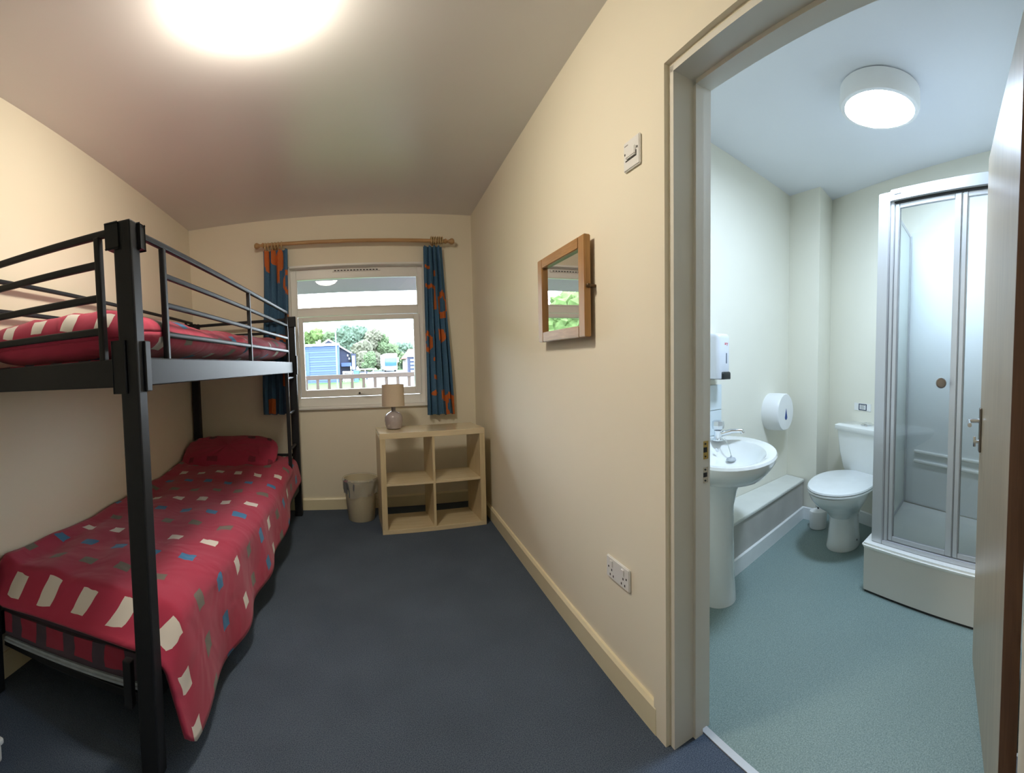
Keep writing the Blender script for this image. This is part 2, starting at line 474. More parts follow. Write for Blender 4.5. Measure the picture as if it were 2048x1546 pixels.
def strike(z0, z1, mt, lab):
    m = MB(); xl(.117, .140, 1.0445, 1.0465, z0, z1, m); p = m.build('strike_plate', mt, t1); p['label'] = lab
    m = MB(); xl(.119, .134, 1.0435, 1.0450, z0 + (z1 - z0) * .38, z0 + (z1 - z0) * .66, m); m.build('latch_hole', M_DARK, p)
    for zz in (z0 + (z1 - z0) * .15, z0 + (z1 - z0) * .85):
        m = MB(); m.lathe([(.0001, -.0012), (.0028, -.001), (.0028, .001)], seg=10,
                          M=Matrix.Translation((xr(1.045, .127), 1.0435, zz)) @ Matrix.Rotation(PI / 2, 4, 'X')); m.build('screw', M_DARK, p)
strike(.888, .945, M_BRASS, 'worn brass strike plate')
strike(.812, .862, M_CHROME, 'silver bolt keep')
m = MB(); xl(.112, .136, DY0, 1.046, -.002, .004, m)
struct(m.build('trim_2', M_BRUSHED), 'thin metal threshold strip between carpet and vinyl')

# ---- window
w = bpy.data.objects.new('window_1', None); COL.objects.link(w); struct(w, 'white plastic window with a top light over a large lower sash')
FY0, FY1 = 3.965, 4.035
m = MB()
m.box(WX0 - .01, -.432, FY0, FY1, WZ0, WZ1, .004); m.box(.598, WX1 + .01, FY0, FY1, WZ0, WZ1, .004)
m.box(-.432, .598, FY0, FY1, 1.958, WZ1, .002); m.box(-.432, .598, FY0, FY1, WZ0, .945, .002)
m.box(-.432, .598, FY0, FY1, 1.640, 1.708, .002)
m.build('window_frame', M_UPVC, w)
m = MB()
m.box(-.434, .600, FY0 - .006, FY0 + .01, 1.700, 1.714, .003); m.box(-.434, .600, FY0 - .006, FY0 + .01, 1.950, 1.962, .003)
m.box(-.434, -.424, FY0 - .006, FY0 + .01, 1.714, 1.950, .003); m.box(.590, .600, FY0 - .006, FY0 + .01, 1.714, 1.950, .003)
m.build('glazing_bead', M_UPVC, w)
m = MB()
a, bq, c, d_ = -.428, .606, .950, 1.634
m.box(a, a + .042, FY0 - .018, FY1 - .02, c, d_, .006); m.box(bq - .052, bq, FY0 - .018, FY1 - .02, c, d_, .006)
m.box(a + .042, bq - .052, FY0 - .018, FY1 - .02, c, 1.012, .004); m.box(a + .042, bq - .052, FY0 - .018, FY1 - .02, 1.594, d_, .004)
sash = m.build('opening_sash', M_UPVC, w)
MB().box(-.43, .596, 4.0, 4.005, 1.708, 1.958).build('pane', M_GLASS, w)
MB().box(-.386, .554, 3.995, 4.0, 1.012, 1.594).build('pane', M_GLASS, sash)
m = MB(); m.box(.05, .118, 3.935, 3.948, .962, .984, .004); m.tube([(.084, 3.936, .973), (.084, 3.915, .973), (.14, 3.91, .965), (.18, 3.912, .962)], .006, 8)
hd = m.build('window_handle', M_UPVC, sash, True)
m = MB(); m.lathe([(.009, -.003), (.009, .003)], seg=16, M=Matrix.Translation((.072, 3.9335, .974)) @ Matrix.Rotation(PI / 2, 4, 'X')); m.build('handle_lock', M_DARK, w)
m = MB(); m.box(-.12, .285, FY0 - .012, FY0 + .004, 2.004, 2.024, .004); vt = m.build('trickle_vent', M_UPVC, w)
m = MB()
for k in range(14): m.box(-.105 + k * .027, -.087 + k * .027, FY0 - .0135, FY0 - .010, 2.010, 2.018)
m.build('vent_slots', M_DARK, w)
m = MB(); m.box(WX0 - .03, WX1 + .02, 3.858, 3.99, .850, .874, .006); m.build('window_sill', M_UPVC, w)
# plaster reveal (white painted) lining the opening
m = MB()
m.box(WX0 - .012, WX0 + .004, YB - .003, FY0 + .01, WZ0, WZ1 + .004); m.box(WX1 - .004, WX1 + .012, YB - .003, FY0 + .01, WZ0, WZ1 + .004)
m.box(WX0 - .012, WX1 + .012, YB - .003, FY0 + .01, WZ1 - .004, WZ1 + .012)
m.build('reveal', M_UPVC, w)

# ---- bathroom door (open into the bathroom)
HX, HY = 1.03, 0.150
door = bpy.data.objects.new('door_1', None); COL.objects.link(door); door.location = (HX, HY, 0)
struct(door, 'light oak veneer bathroom door standing open')
DLW, DLT, DLH = .80, .042, 2.0
m = MB(); m.box(HX + .006, HX + DLW, HY - DLT, HY, .008, DLH, .0015); m.build('door_leaf', M_DOOR, door)
m = MB(); m.box(HX, HX + .0065, HY - DLT, HY, .008, DLH); m.build('hinge_edge', M_DOOREDGE, door)
hx = HX + DLW - .058
m = MB(); m.box(hx - .02, hx + .02, HY, HY + .009, .865, 1.035, .003); pl = m.build('handle_plate', mat('dark_chrome', (.22, .20, .18), .3, metal=.9), door)  # plate metal set darker than the lever's chrome
m = MB(); m.tube([(hx, HY + .008, .985), (hx, HY + .05, .985)], .009, 12)
m.tube([(hx, HY + .048, .985), (hx - .03, HY + .052, .985), (hx - .11, HY + .052, .982)], .008, 12)
m.build('lever', M_CHROME, pl, True)
m = MB(); m.tube([(hx, HY + .008, .905), (hx, HY + .026, .905)], .007, 10); m.box(hx - .004, hx + .004, HY + .02, HY + .03, .885, .925, .002)
m.build('thumb_turn', M_CHROME, pl, True)
for zz in (.25, 1.0, 1.78):
    m = MB(); m.tube([(HX - .004, HY - DLT - .004, zz - .045), (HX - .004, HY - DLT - .004, zz + .045)], .006, 10); m.build('hinge', M_CHROME, door, True)
door.rotation_euler = (0, 0, math.atan2(LD.y, LD.x) - .012)

# ================================================================== BEDROOM THINGS
def smooth01(t):
    t = max(0.0, min(1.0, t)); return t * t * (3 - 2 * t)
def lerp(a, b, t): return a + (b - a) * t
def interp(x, pts):
    if x <= pts[0][0]: return pts[0][1]
    for (a, p), (b, q) in zip(pts, pts[1:]):
        if x <= b: return lerp(p, q, smooth01((x - a) / (b - a)))
    return pts[-1][1]

# ---- ceiling lights
cl = thing('ceiling_light', (-.285, 1.55, CEIL), 'round glowing opal dome light on the bedroom ceiling', 'ceiling light')
m = MB(); m.lathe([(.158, 0), (.160, -.004), (.160, -.024)], (-.285, 1.55, CEIL), 48); m.build('base_ring', M_WHITE, cl, True)
m = MB(); m.lathe([(.150, -.020), (.167, -.025), (.164, -.034), (.146, -.064), (.120, -.090), (.075, -.108), (.03, -.115), (.001, -.116)], (-.285, 1.55, CEIL), 32)
m.build('diffuser', emit('warm_lamp_glow', (1.0, 0.895, 0.725), LAMP_WARM), cl, True)
bl = thing('ceiling_light', (2.0, .95, CEIL), 'round drum light with bright white disc on the bathroom ceiling', 'ceiling light')
m = MB(); m.lathe([(.172, 0), (.185, -.006), (.187, -.075), (.180, -.09), (.162, -.092), (.158, -.086)], (2.0, .95, CEIL), 56); m.build('drum', M_WHITE, bl, True)
m = MB(); m.lathe([(.159, -.080), (.157, -.093), (.12, -.096), (.001, -.097)], (2.0, .95, CEIL), 32)
m.build('diffuser', emit('cool_lamp_glow', (0.65, 0.80, 1.0), LAMP_COOL), bl, True)

# ---- bunk bed
FR, BR, FL, BL = Vector((-.62, 1.23)), Vector((-.4637, 3.74)), Vector((-1.308, 1.262)), Vector((-1.300, 3.755))
def bx(y): return lerp(FR.x, BR.x, (y - FR.y) / (BR.y - FR.y))      # right side of the bed
def lx(y): return lerp(FL.x, BL.x, (y - FL.y) / (BL.y - FL.y))
bed = thing('bunk_bed', (-.9, 2.5, 0), 'black tubular steel bunk bed with guard rails against the left wall', 'bunk bed')
def P3(v, z): return (v.x, v.y, z)
PW = .060
for v in (FR, BR, FL, BL):
    top = 1.655 if v in (FR, FL) else 1.62
    m = MB(); m.box(v.x - PW / 2, v.x + PW / 2, v.y - PW / 2, v.y + PW / 2, 0, top, .006)
    post = m.build('post', M_BLACKM, bed)
    sx_ = -1 if v.x > -.9 else 1; sy_ = 1 if v.y < 2 else -1
    m = MB()
    m.box(v.x - sx_ * .037, v.x + sx_ * .020, v.y + sy_ * .012, v.y + sy_ * .048, top - .078, top - .006, .004)
    m.box(v.x + sx_ * .012, v.x + sx_ * .048, v.y - sy_ * .037, v.y + sy_ * .020, top - .078, top - .006, .004)
    m.build('top_bracket', M_BLACKM, post)
    m = MB()
    m.box(v.x - sx_ * .030, v.x - sx_ * .040, v.y + sy_ * .008, v.y + sy_ * .046, 1.155, 1.305, .003)
    m.box(v.x + sx_ * .006, v.x + sx_ * .046, v.y - sy_ * .030, v.y - sy_ * .040, 1.155, 1.305, .003)
    m.build('joint_plate', M_BLACKM, post)
def rail(name, p, q, w, h, bev=.004):
    return MB().bar(p, q, w, h, bev).build(name, M_BLACKM, bed)
rail('side_rail', P3(FR, 1.213), P3(BR, 1.213), .030, .085)
rail('side_rail', P3(FL, 1.213), P3(BL, 1.213), .030, .085)
rail('end_rail', P3(FR, 1.213), P3(FL, 1.213), .030, .085)
rail('end_rail', P3(BR, 1.213), P3(BL, 1.213), .030, .085)
rail('side_rail', P3(FR, .245), P3(BR, .245), .030, .075)
rail('side_rail', P3(FL, .245), P3(BL, .245), .030, .075)
rail('end_rail', (FR.x, FR.y + .08, .165), (FL.x, FL.y + .08, .165), .026, .03)
rail('end_rail', P3(BR, .245), P3(BL, .245), .030, .075)
rail('head_bar', P3(BR, .50), P3(BL, .50), .022, .022)
m = MB(); m.bar((-.69, 1.228, .19), (-.69, 1.228, .335), .028, .028, .003); m.build('mattress_stop', M_BLACKM, bed)
# guard rails: right side (stops short of the ladder), wall side, both ends
GZ = (1.636, 1.537, 1.438, 1.338)
def sideR(y, z): return (bx(y), y, z)
def sideL(y, z): return (lx(y), y, z)
rail('guard_bar', sideR(1.26, GZ[0]), sideR(3.56, GZ[0]), .020, .022, .006)
for z in GZ[1:]: rail('guard_bar', sideR(1.47, z), sideR(3.55, z), .018, .020, .006)
for y in (1.465, 2.505, 3.55): rail('guard_upright', sideR(y, 1.25), sideR(y, 1.63), .026, .020, .005)
for z in (GZ[0] - .01, 1.50): rail('guard_bar', sideL(1.29, z), sideL(3.73, z), .018, .020, .006)
for y in (2.55, 3.58): rail('guard_upright', sideL(y, 1.25), sideL(y, 1.62), .022, .020, .005)
def ends(A, B, t, z, y=0): p = A.lerp(B, t); return (p.x, p.y + y, z)
rail('foot_bar', ends(FR, FL, .03, GZ[0]), ends(FR, FL, .97, GZ[0]), .020, .024, .006)
for z in (1.548, 1.446, 1.344): rail('foot_bar', ends(FR, FL, .145, z), ends(FR, FL, .86, z), .018, .024, .006)
for t in (.145, .855): rail('foot_upright', ends(FR, FL, t, 1.25), ends(FR, FL, t, 1.63), .030, .020, .005)
rail('head_bar', ends(BR, BL, .03, 1.60), ends(BR, BL, .97, 1.60), .020, .024, .006)
for z in (1.50, 1.40): rail('head_bar', ends(BR, BL, .15, z), ends(BR, BL, .86, z), .018, .022, .006)
# ladder
lad = rail('ladder_stile', (bx(3.46) + .002, 3.46, .43), (bx(3.46) + .002, 3.46, 1.18), .026, .026, .004)
for z in (1.13, .86, .59):
    m = MB(); m.tube([(bx(3.46), 3.46, z), (bx(3.72), 3.72, z + .004)], .012, 12); m.build('ladder_rung', M_BLACKM, lad, True)
# base slats, upper and lower bunk
SLAT = wood('raw_birch_slat', (0.55, 0.45, 0.30), (0.66, 0.55, 0.38), 'X', 5, 0.6)
for k in range(12):
    y = 1.38 + k * .203
    MB().box(lx(y) + .02, bx(y) - .02, y - .03, y + .03, 1.185, 1.197, .002).build('slat', SLAT, bed)
    MB().box(lx(y) + .02, bx(y) - .02, y - .03, y + .03, .179, .191, .002).build('slat', SLAT, bed)

# ---- mattresses
TICK = mat('pale_blue_ticking', (0.34, 0.40, 0.46), 0.9, spec=0.1, var=0.25, vscale=40)
def mattress(z0, z1, label):
    t = thing('mattress', (-.9, 2.5, z0), label, 'mattress')
    q = [(lx(1.30) + .03, 1.290), (bx(1.30) - .03, 1.290), (bx(3.69) - .03, 3.695), (lx(3.69) + .03, 3.695)]
    MB().prism(q, z0, z0 + .022, .008).build('base_edge', TICK, t)
    MB().prism(q, z0 + .022, z1, .018).build('cover', MATSHEET, t)
    return t
MATSHEET = duvet_mat('patterned_sheet', (0.05, 0.07), 0.12, 0.14, 0.075, True, ((.05, .045, .07), (.09, .06, .08)), ((.30, .03, .06), (.34, .035, .07), (.10, .14, .20)))
mattress(1.198, 1.262, 'thin mattress on the upper bunk under the red duvet')
mattress(.192, .335, 'mattress with patterned cover on the lower bunk')

# ---- duvets
def hash2(a, b):
    return math.sin(a * 12.9 + b * 4.1) * .5 + math.sin(a * 5.3 - b * 9.7 + 1.3) * .35 + math.sin(a * 23.0 + b * 17.0) * .15
def duvet_lower(a, b):
    y = lerp(1.264, 3.70, b)
    xe = bx(y) - .005; xw = XL + .02
    d = interp(y, [(1.2, .085), (1.3, .088), (1.8, .092), (2.6, .088), (3.3, .045), (3.75, .02)])
    zh = interp(y, [(1.25, .11), (1.32, .06), (1.55, .09), (1.8, .09), (2.1, .12), (2.6, .17), (3.3, .25), (3.75, .30)])
    zt = .458 + .012 * math.sin(y * 2.1) + .02 * smooth01((y - 2.9) / .5)
    end = smooth01((y - 1.258) / .13)
    zt -= (1 - end) * .120
    # path: flat top, shoulder, drop
    A = xe - .07 - xw
    Lr = .13
    Ld = max(.05, zt - .07 - zh)
    tot = A + Lr + Ld; s = a * tot
    if s < A:
        x = xw + s; z = zt + .018 * math.sin(PI * s / A)
        z += .010 * hash2(x * 2.2, y * 1.3) * end
        if s < .08: z += .03 * (1 - s / .08)
    elif s < A + Lr:
        t = (s - A) / Lr * PI / 2
        x = xe - .07 + (.07 + d * .55) * math.sin(t); z = zt - .07 * (1 - math.cos(t)) + .004 * hash2(x * 3, y * 2)
    else:
        t = (s - A - Lr) / Ld
        x = xe + d * (.55 + .45 * t) + .014 * math.sin(y * 11 + 1.2 * math.sin(y * 3)) * (t + .25); z = lerp(zt - .07, zh, t)
    return (x, y, z)
def lower_uv(a, b):
    y = lerp(1.264, 3.70, b); return (-a * (bx(y) - XL + .33), y - .03)
dl = grid_surface('duvet', 70, 150, duvet_lower, M_DUVET, org=(-.9, 2.5, .38), uvfn=lower_uv, thick=.012)
tag(dl, 'red duvet printed with white, blue and grey squares hanging over the lower bunk', 'duvet')

def u_station(b):
    """(y, fullness, cloth length) along the upper duvet; the foot end is rounded over"""
    y0, y1 = 1.272, 3.705
    if b < .12:
        ph = b / .12 * PI / 2
        return y0 + .075 * (1 - math.cos(ph)), math.sin(ph), y0 + .075 - .085 * (PI / 2 - ph)
    y = lerp(y0 + .075, y1, (b - .12) / .88)
    e = min(1.0, (y1 - y) / .16)
    return y, math.sqrt(max(0.0, 1 - (1 - e) ** 2)), y
def duvet_upper(a, b):
    # closed pillowy roll: a goes around, b runs from foot to head
    y0, y1 = 1.272, 3.705
    r = .085
    y, endf, _ = u_station(b)
    xa, xb = lx(y) + .022, bx(y) - .016
    cx, hw = (xa + xb) / 2, (xb - xa) / 2
    top = 1.425 + .010 * math.sin(y * 2.4) + .02 * smooth01((y - 3.2) / .3)
    bot = 1.262
    cz, hh = (top + bot) / 2, (top - bot) / 2
    t = 2 * PI * a
    n = 3.2
    ct, st = math.cos(t), math.sin(t)
    x = cx + (hw * (.93 + .07 * endf)) * math.copysign(abs(ct) ** (2 / n), ct)
    ec = lerp(bot + hh * .75, cz, endf)
    z = ec + hh * endf * math.copysign(abs(st) ** (2 / 2.4), st)
    wob = .008 * hash2(x * 3.1 + 2, y * 2.2)
    if st > -.2: z += wob * endf
    if ct > .6: x += .010 * math.sin(y * 9 + 2 * math.sin(y * 2.3)) * endf
    return (x, y, z)
_arc = [0.0]; _q = None
for _k in range(361):
    _t = 2 * PI * _k / 360; _c, _s = math.cos(_t), math.sin(_t)
    _p = Vector((.36 * math.copysign(abs(_c) ** (2 / 3.2), _c), .082 * math.copysign(abs(_s) ** (2 / 2.4), _s)))
    if _q is not None: _arc.append(_arc[-1] + (_p - _q).length)
    _q = _p
def UARC(a): return _arc[int(round(a * 360))]
def upper_uv(a, b):
    v = u_station(b)[2]
    if a > .5: v = 1.272 - .0585 - .085 * min(1, b / .12) * PI / 2 if b < .12 else v - .19
    return (-UARC(a) + .03, v + .02)
du = grid_surface('duvet', 72, 150, duvet_upper, M_DUVET, org=(-.9, 2.5, 1.26), uvfn=upper_uv, thick=0.006)
tag(du, 'red duvet with printed squares lying behind the guard rails of the upper bunk', 'duvet')

# ---- pillow on the lower bunk
def pillow(name, c, sx, sy, sz, tilt, rz, label):
    o = thing(name, (c[0], c[1], c[2] - sz), label, 'pillow')
    Mx = Matrix.Translation(c) @ Matrix.Rotation(rz, 4, 'Z') @ Matrix.Rotation(tilt, 4, 'X')
    def fn(a, b):
        t = 2 * PI * a; p = PI * (b - .5)
        cx_, sx_ = math.cos(t), math.sin(t)
        e = 2 / 3.4
        rx = math.copysign(abs(cx_) ** e, cx_); ry = math.copysign(abs(sx_) ** e, sx_)
        k = math.cos(p) ** .55 if math.cos(p) > 0 else 0
        z = math.sin(p) * sz * (1 - .55 * (abs(rx) ** 4 * k + abs(ry) ** 4 * k) / 2)
        return Mx @ Vector((sx * rx * k, sy * ry * k, z + .006 * hash2(rx * 2, ry * 3)))
    def uv(a, b):
        t = 2 * PI * a; k = math.cos(PI * (b - .5))
        return (sx * math.cos(t) * k * 1.1, 2 + sy * math.sin(t) * k * 1.1 + (0.5 if b > .5 else 0))
    g = grid_surface('pillowcase', 56, 30, fn, M_PILLOW, o, uvfn=uv)
    return o
M_PILLOW = duvet_mat('red_pillow_print', (.02, .11), .19, .2, .06, sqcol=((.12, .03, .05), (.22, .03, .06), (.03, .04, .09)))
pillow('pillow', (-.955, 3.49, .562), .375, .20, .09, .5, .03, 'plump red pillow at the head of the lower bunk')

# ---- window dressing: pole, rings, curtains
rod = thing('curtain_pole', (.07, 3.80, 2.22), 'turned beech curtain pole with ball ends above the window', 'curtain pole')
RZ = 2.218
m = MB(); m.tube([(-.665, 3.80, RZ + .008), (.81, 3.80, RZ - .010)], .0155, 16); m.build('pole', M_ROD, rod, True)
for s, x, z in ((-1, -.665, RZ + .008), (1, .81, RZ - .010)):
    m = MB()
    prof = [(.0155, 0), (.021, .006), (.021, .014), (.013, .022), (.012, .034), (.019, .046), (.0255, .058), (.024, .072), (.014, .082), (.001, .085)]
    m.lathe(prof, seg=20, M=Matrix.Translation((x, 3.80, z)) @ Matrix.Rotation(s * PI / 2, 4, 'Y')); m.build('finial', M_ROD, rod, True)
for x in (-.585, .735):
    m = MB(); m.tube([(x, YB, RZ), (x, 3.812, RZ)], .014, 12); m.lathe([(.03, 0), (.03, .01), (.02, .016)], seg=18, M=Matrix.Translation((x, YB, RZ)) @ Matrix.Rotation(PI / 2, 4, 'X')); m.build('bracket', M_ROD, rod, True)
M_RING = wood('pale_wooden_ring', (0.45, 0.32, 0.15), (0.58, 0.44, 0.24), 'X', 9, 0.4)
M_CBLUE = carpet('blue_curtain_cotton', (0.045, 0.115, 0.215), (0.09, 0.19, 0.31), scale=260, bump=0.25, rough=0.9, big=0.2)
M_CORANGE = carpet('orange_curtain_print', (0.50, 0.12, 0.03), (0.62, 0.18, 0.06), scale=260, bump=0.25, rough=0.9, big=0.12)
def curtain(label, xa, xb, xc, xd, zt, zb, npl, shapes, rings, amp=.022):
    t = thing('curtain', ((xa + xb) / 2, 3.80, zb), label, 'curtain')
    def fn(a, b):
        # b: 0 bottom, 1 top
        x0 = interp(1 - b, [(0, xa), (1, xc)]) if not callable(xa) else xa(b); x1 = xb(b) if callable(xb) else lerp(xb, xd, 1 - b)
        am = amp * (1.0 if b < .93 else 1 - .35 * (b - .93) / .07)
        ph = a * npl * 2 * PI
        x = lerp(x0, x1, a) + .010 * math.sin(ph * 2)
        y = 3.816 - am * math.sin(ph + .5 * math.sin(b * 5)) - .006 * math.sin(a * 31 + b * 9)
        z = lerp(zb, zt, b) + .006 * math.sin(ph) - (.0 if b > .02 else .004 * math.sin(a * 20))
        return (x, y, z)
    W, Hh = 1.0, zt - zb
    def mf(a, b):
        for s in shapes:
            k, cx, cz, rx, rz = s[:5]
            u, v = (a - cx) / rx, (b - cz) / rz
            rr = u * u + v * v
            if k == 'ring' and .30 < rr < 1: return 1
            if k == 'dot' and rr < 1: return 1
            if k == 'bar' and abs(u) < 1 and abs(v) < 1: return 1
        return 0
    g = grid_surface('cloth', 110, 260, fn, M_CBLUE, t, thick=.004, matfn=mf, mats=[M_CBLUE, M_CORANGE])
    for x in rings:
        m = MB(); R = .027
        m.tube([(x, 3.80 + R * math.cos(q), RZ - .004 + R * math.sin(q)) for q in [2 * PI * k / 20 for k in range(21)]], .0050, 8, False)
        m.tube([(x, 3.80, RZ - .027), (x, 3.80, RZ - .045)], .0022, 6)
        m.build('curtain_ring', M_RING, t, True)
    return t
curtain('left blue curtain with orange shapes hanging behind the bunk bed', -.678, -.474, -.735, -.520, 2.182, .828, 3.5,
        [('dot', .17, .945, .10, .075), ('dot', .44, .965, .10, .055), ('dot', .66, .94, .11, .075), ('dot', .61, .86, .07, .07), ('ring', .99, .80, .16, .075), ('dot', .95, .56, .08, .06),
         ('ring', .72, .42, .3, .07), ('dot', .18, .45, .1, .03), ('bar', .35, .05, .10, .045), ('dot', .9, .22, .14, .05)], [-.655, -.63, -.60, -.575, -.548, -.52])
curtain('right blue curtain with orange rings hanging beside the window', .636, .790, .630, .862, 2.166, .775, 4.0,
        [('bar', .18, .878, .16, .010), ('dot', .52, .845, .06, .018), ('bar', .22, .765, .20, .011), ('bar', .46, .70, .045, .07), ('ring', .80, .655, .22, .082), ('dot', .42, .50, .05, .03),
         ('dot', .66, .475, .14, .046), ('ring', .10, .435, .18, .065), ('dot', .36, .225, .10, .014), ('dot', .30, .13, .08, .018), ('dot', .62, .115, .08, .036), ('ring', .86, .045, .20, .09), ('dot', .30, .33, .04, .012)],
        [.70, .717, .735, .755, .772, .79], amp=.030)

# ---- cube shelf unit
SXo, SYo = .186, 3.232
su = thing('shelf_unit', (SXo, SYo, 0), 'open birch cube shelf unit with four square compartments under the window', 'shelf unit')
SW, SD, SH, T, t2 = .768, .36, .722, .040, .018
x0, y0 = SXo, SYo
MB().box(x0, x0 + SW, y0, y0 + SD, SH - T, SH, .002).build('top_panel', M_BIRCH, su)
MB().box(x0, x0 + SW, y0, y0 + SD, 0, T - .008, .002).build('bottom_panel', M_BIRCH, su)
M_BIRCHZ = wood('pale_birch_side', (0.56, 0.45, 0.27), (0.67, 0.56, 0.36), 'Z', 5, 0.32, spec=0.45)
MB().box(x0, x0 + T, y0, y0 + SD, T - .008, SH - T, .002).build('side_panel', M_BIRCHZ, su)
MB().box(x0 + SW - T, x0 + SW, y0, y0 + SD, T - .008, SH - T, .002).build('side_panel', M_BIRCHZ, su)
MB().box(x0 + SW / 2 - t2 / 2, x0 + SW / 2 + t2 / 2, y0 + .004, y0 + SD, T - .008, SH - T, .001).build('upright_divider', M_BIRCHZ, su)
MB().box(x0 + T, x0 + SW / 2 - t2 / 2, y0 + .004, y0 + SD, .344, .344 + t2, .001).build('shelf', M_BIRCH, su)
MB().box(x0 + SW / 2 + t2 / 2, x0 + SW - T, y0 + .004, y0 + SD, .344, .344 + t2, .001).build('shelf', M_BIRCH, su)
su.rotation_euler = (0, 0, .022)

# ---- table lamp
TLX, TLY = .312, 3.47
tl = thing('table_lamp', (TLX, TLY, .724), 'small table lamp with grey ceramic base and beige drum shade', 'lamp')
M_GREYC = mat('pearl_grey_ceramic', (0.40, 0.36, 0.37), 0.18, var=0.08, vscale=60, coat=0.4)
m = MB(); m.lathe([(.046, 0), (.056, .004), (.064, .03), (.068, .06), (.067, .085), (.058, .108), (.040, .122), (.022, .128), (.018, .134)], (TLX, TLY, .724), 40); m.build('base', M_GREYC, tl, True)
m = MB(); m.lathe([(.016, .130), (.016, .165), (.010, .168), (.010, .2)], (TLX, TLY, .724), 20); m.build('neck', mat('grey_lamp_fitting', (.30, .29, .30), .4), tl, True)
M_SHADE = mat('beige_linen_shade', (0.62, 0.52, 0.40), 0.85, spec=0.1, var=0.06, vscale=120)
m = MB(); m.lathe([(.0855, .170), (.083, .331), (.0815, .331), (.084, .170), (.0855, .170)], (TLX, TLY, .724), 48, close=False); m.build('shade', M_SHADE, tl, True)
m = MB()
for k in range(3): a = 2 * PI * k / 3; m.tube([(TLX, TLY, .724 + .2), (TLX + .083 * math.cos(a), TLY + .083 * math.sin(a), .724 + .215)], .002, 6)
m.build('shade_carrier', M_CHROME, tl)

# ---- waste bin with liner
BXc, BYc = .046, 3.62
wb = thing('waste_bin', (BXc, BYc, 0), 'cream plastic waste bin with a clear bag liner beside the shelf unit', 'bin')
M_BIN = mat('cream_bin_plastic', (0.62, 0.57, 0.42), 0.4, var=0.02)
m = MB(); m.lathe([(.001, .004), (.098, .004), (.100, 0), (.103, .004), (.134, .315), (.139, .318), (.139, .326), (.131, .326), (.097, .012), (.001, .012)], (BXc, BYc, 0), 48, close=False); m.build('bin_body', M_BIN, wb, True)
def liner(a, b):
    t = 2 * PI * a
    z = lerp(.335, .205, b) - .012 * math.sin(t * 3 + .7) * b - .01 * math.sin(t * 5) * b
    r = .1015 + .0327 * z / .315 + .010 + .004 * math.sin(t * 7 + b * 4) + .003 * math.sin(t * 13)
    if b < .15: r = lerp(.137, r, b / .15)
    return (BXc + r * math.cos(t), BYc + r * math.sin(t), z)
M_BAG = glass('clear_bin_bag', (0.86, 0.86, 0.84), 1.45, haze=0.22)
grid_surface('bag_liner', 96, 14, liner, M_BAG, wb)

# ---- mirror on the right wall
WR = math.atan(SX)
def wr_box(m, y0, y1, z0, z1, d0, d1, bev=.003):
    """box on the right wall, d = distance out from the wall"""
    m.prism([(xr(y0, -d0), y0), (xr(y0, -d1), y0), (xr(y1, -d1), y1), (xr(y1, -d0), y1)], z0, z1, bev)
mi = thing('mirror', (xr(1.83), 1.83, 1.29), 'pine framed mirror on side pivots hanging on the cream wall', 'mirror')
my0, my1, mz0, mz1 = 1.556, 2.085, 1.292, 1.680
d0, d1 = .018, .046
m = MB(); wr_box(m, my0, my0 + .058, mz0, mz1, d0, d1); m.build('frame_stile', M_PINE, mi)
m = MB(); wr_box(m, my1 - .058, my1, mz0, mz1, d0, d1); m.build('frame_stile', M_PINE, mi)
m = MB(); wr_box(m, my0 + .058, my1 - .058, mz1 - .045, mz1, d0, d1); m.build('frame_rail', M_PINEY, mi)
m = MB(); wr_box(m, my0 + .058, my1 - .058, mz0, mz0 + .045, d0, d1); m.build('frame_rail', M_PINEY, mi)
m = MB(); wr_box(m, my0 + .05, my1 - .05, mz0 + .04, mz1 - .04, .022, .030, 0); m.build('mirror_glass', M_MIRROR, mi)
for yy in (my0 - .006, my1 + .006):
    m = MB(); m.tube([(xr(yy), yy, 1.485), (xr(yy, -.03), yy, 1.485)], .006, 10); m.lathe([(.001, -.009), (.008, -.006), (.010, 0), (.008, .006), (.001, .009)], (xr(yy, -.032), yy, 1.485), 14)
    m.build('pivot_knob', mat('dark_bronze', (.10, .06, .03), .4, metal=.7), mi, True)

# ---- switch plate and socket
def plate(name, y0, y1, z0, z1, label, cat):
    t = thing(name, (xr((y0 + y1) / 2), (y0 + y1) / 2, z0), label, cat)
    m = MB(); wr_box(m, y0, y1, z0, z1, 0, .010, .003); m.build('face_plate', M_WHITE, t)
    return t
sw = plate('wall_switch', 1.215, 1.314, 1.821, 1.915, 'square white switch plate high on the wall by the doorway', 'switch')
m = MB(); wr_box(m, 1.236, 1.296, 1.856, 1.886, .009, .015, .004); m.build('rocker', M_WHITE, sw)
m = MB(); wr_box(m, 1.232, 1.300, 1.850, 1.854, .0095, .0108, 0); wr_box(m, 1.232, 1.236, 1.852, 1.868, .0095, .0108, 0); m.build('rocker_gap', M_DARK, sw)
for yy in (1.228, 1.303):
    m = MB(); wr_box(m, yy - .003, yy + .003, 1.872, 1.878, .0095, .0112, 0); m.build('screw', M_DARK, sw)
m = MB(); wr_box(m, 1.285, 1.306, 1.900, 1.903, .0095, .0106, 0); m.build('marking', mat('grey_print', (.3, .3, .3), .6), sw)
so = plate('wall_socket', 1.300, 1.466, .389, .470, 'double white power socket low on the cream wall', 'socket')
for yc in (1.341, 1.425):
    m = MB(); wr_box(m, yc - .010, yc + .010, .436, .460, .009, .014, .002); m.build('rocker', M_WHITE, so)
    for dy, dz in ((0, .424), (-.012, .404), (.012, .404)):
        m = MB(); wr_box(m, yc + dy - .003, yc + dy + .003, dz - .004, dz + .004, .0095, .0106, 0); m.build('pin_slot', M_DARK, so)
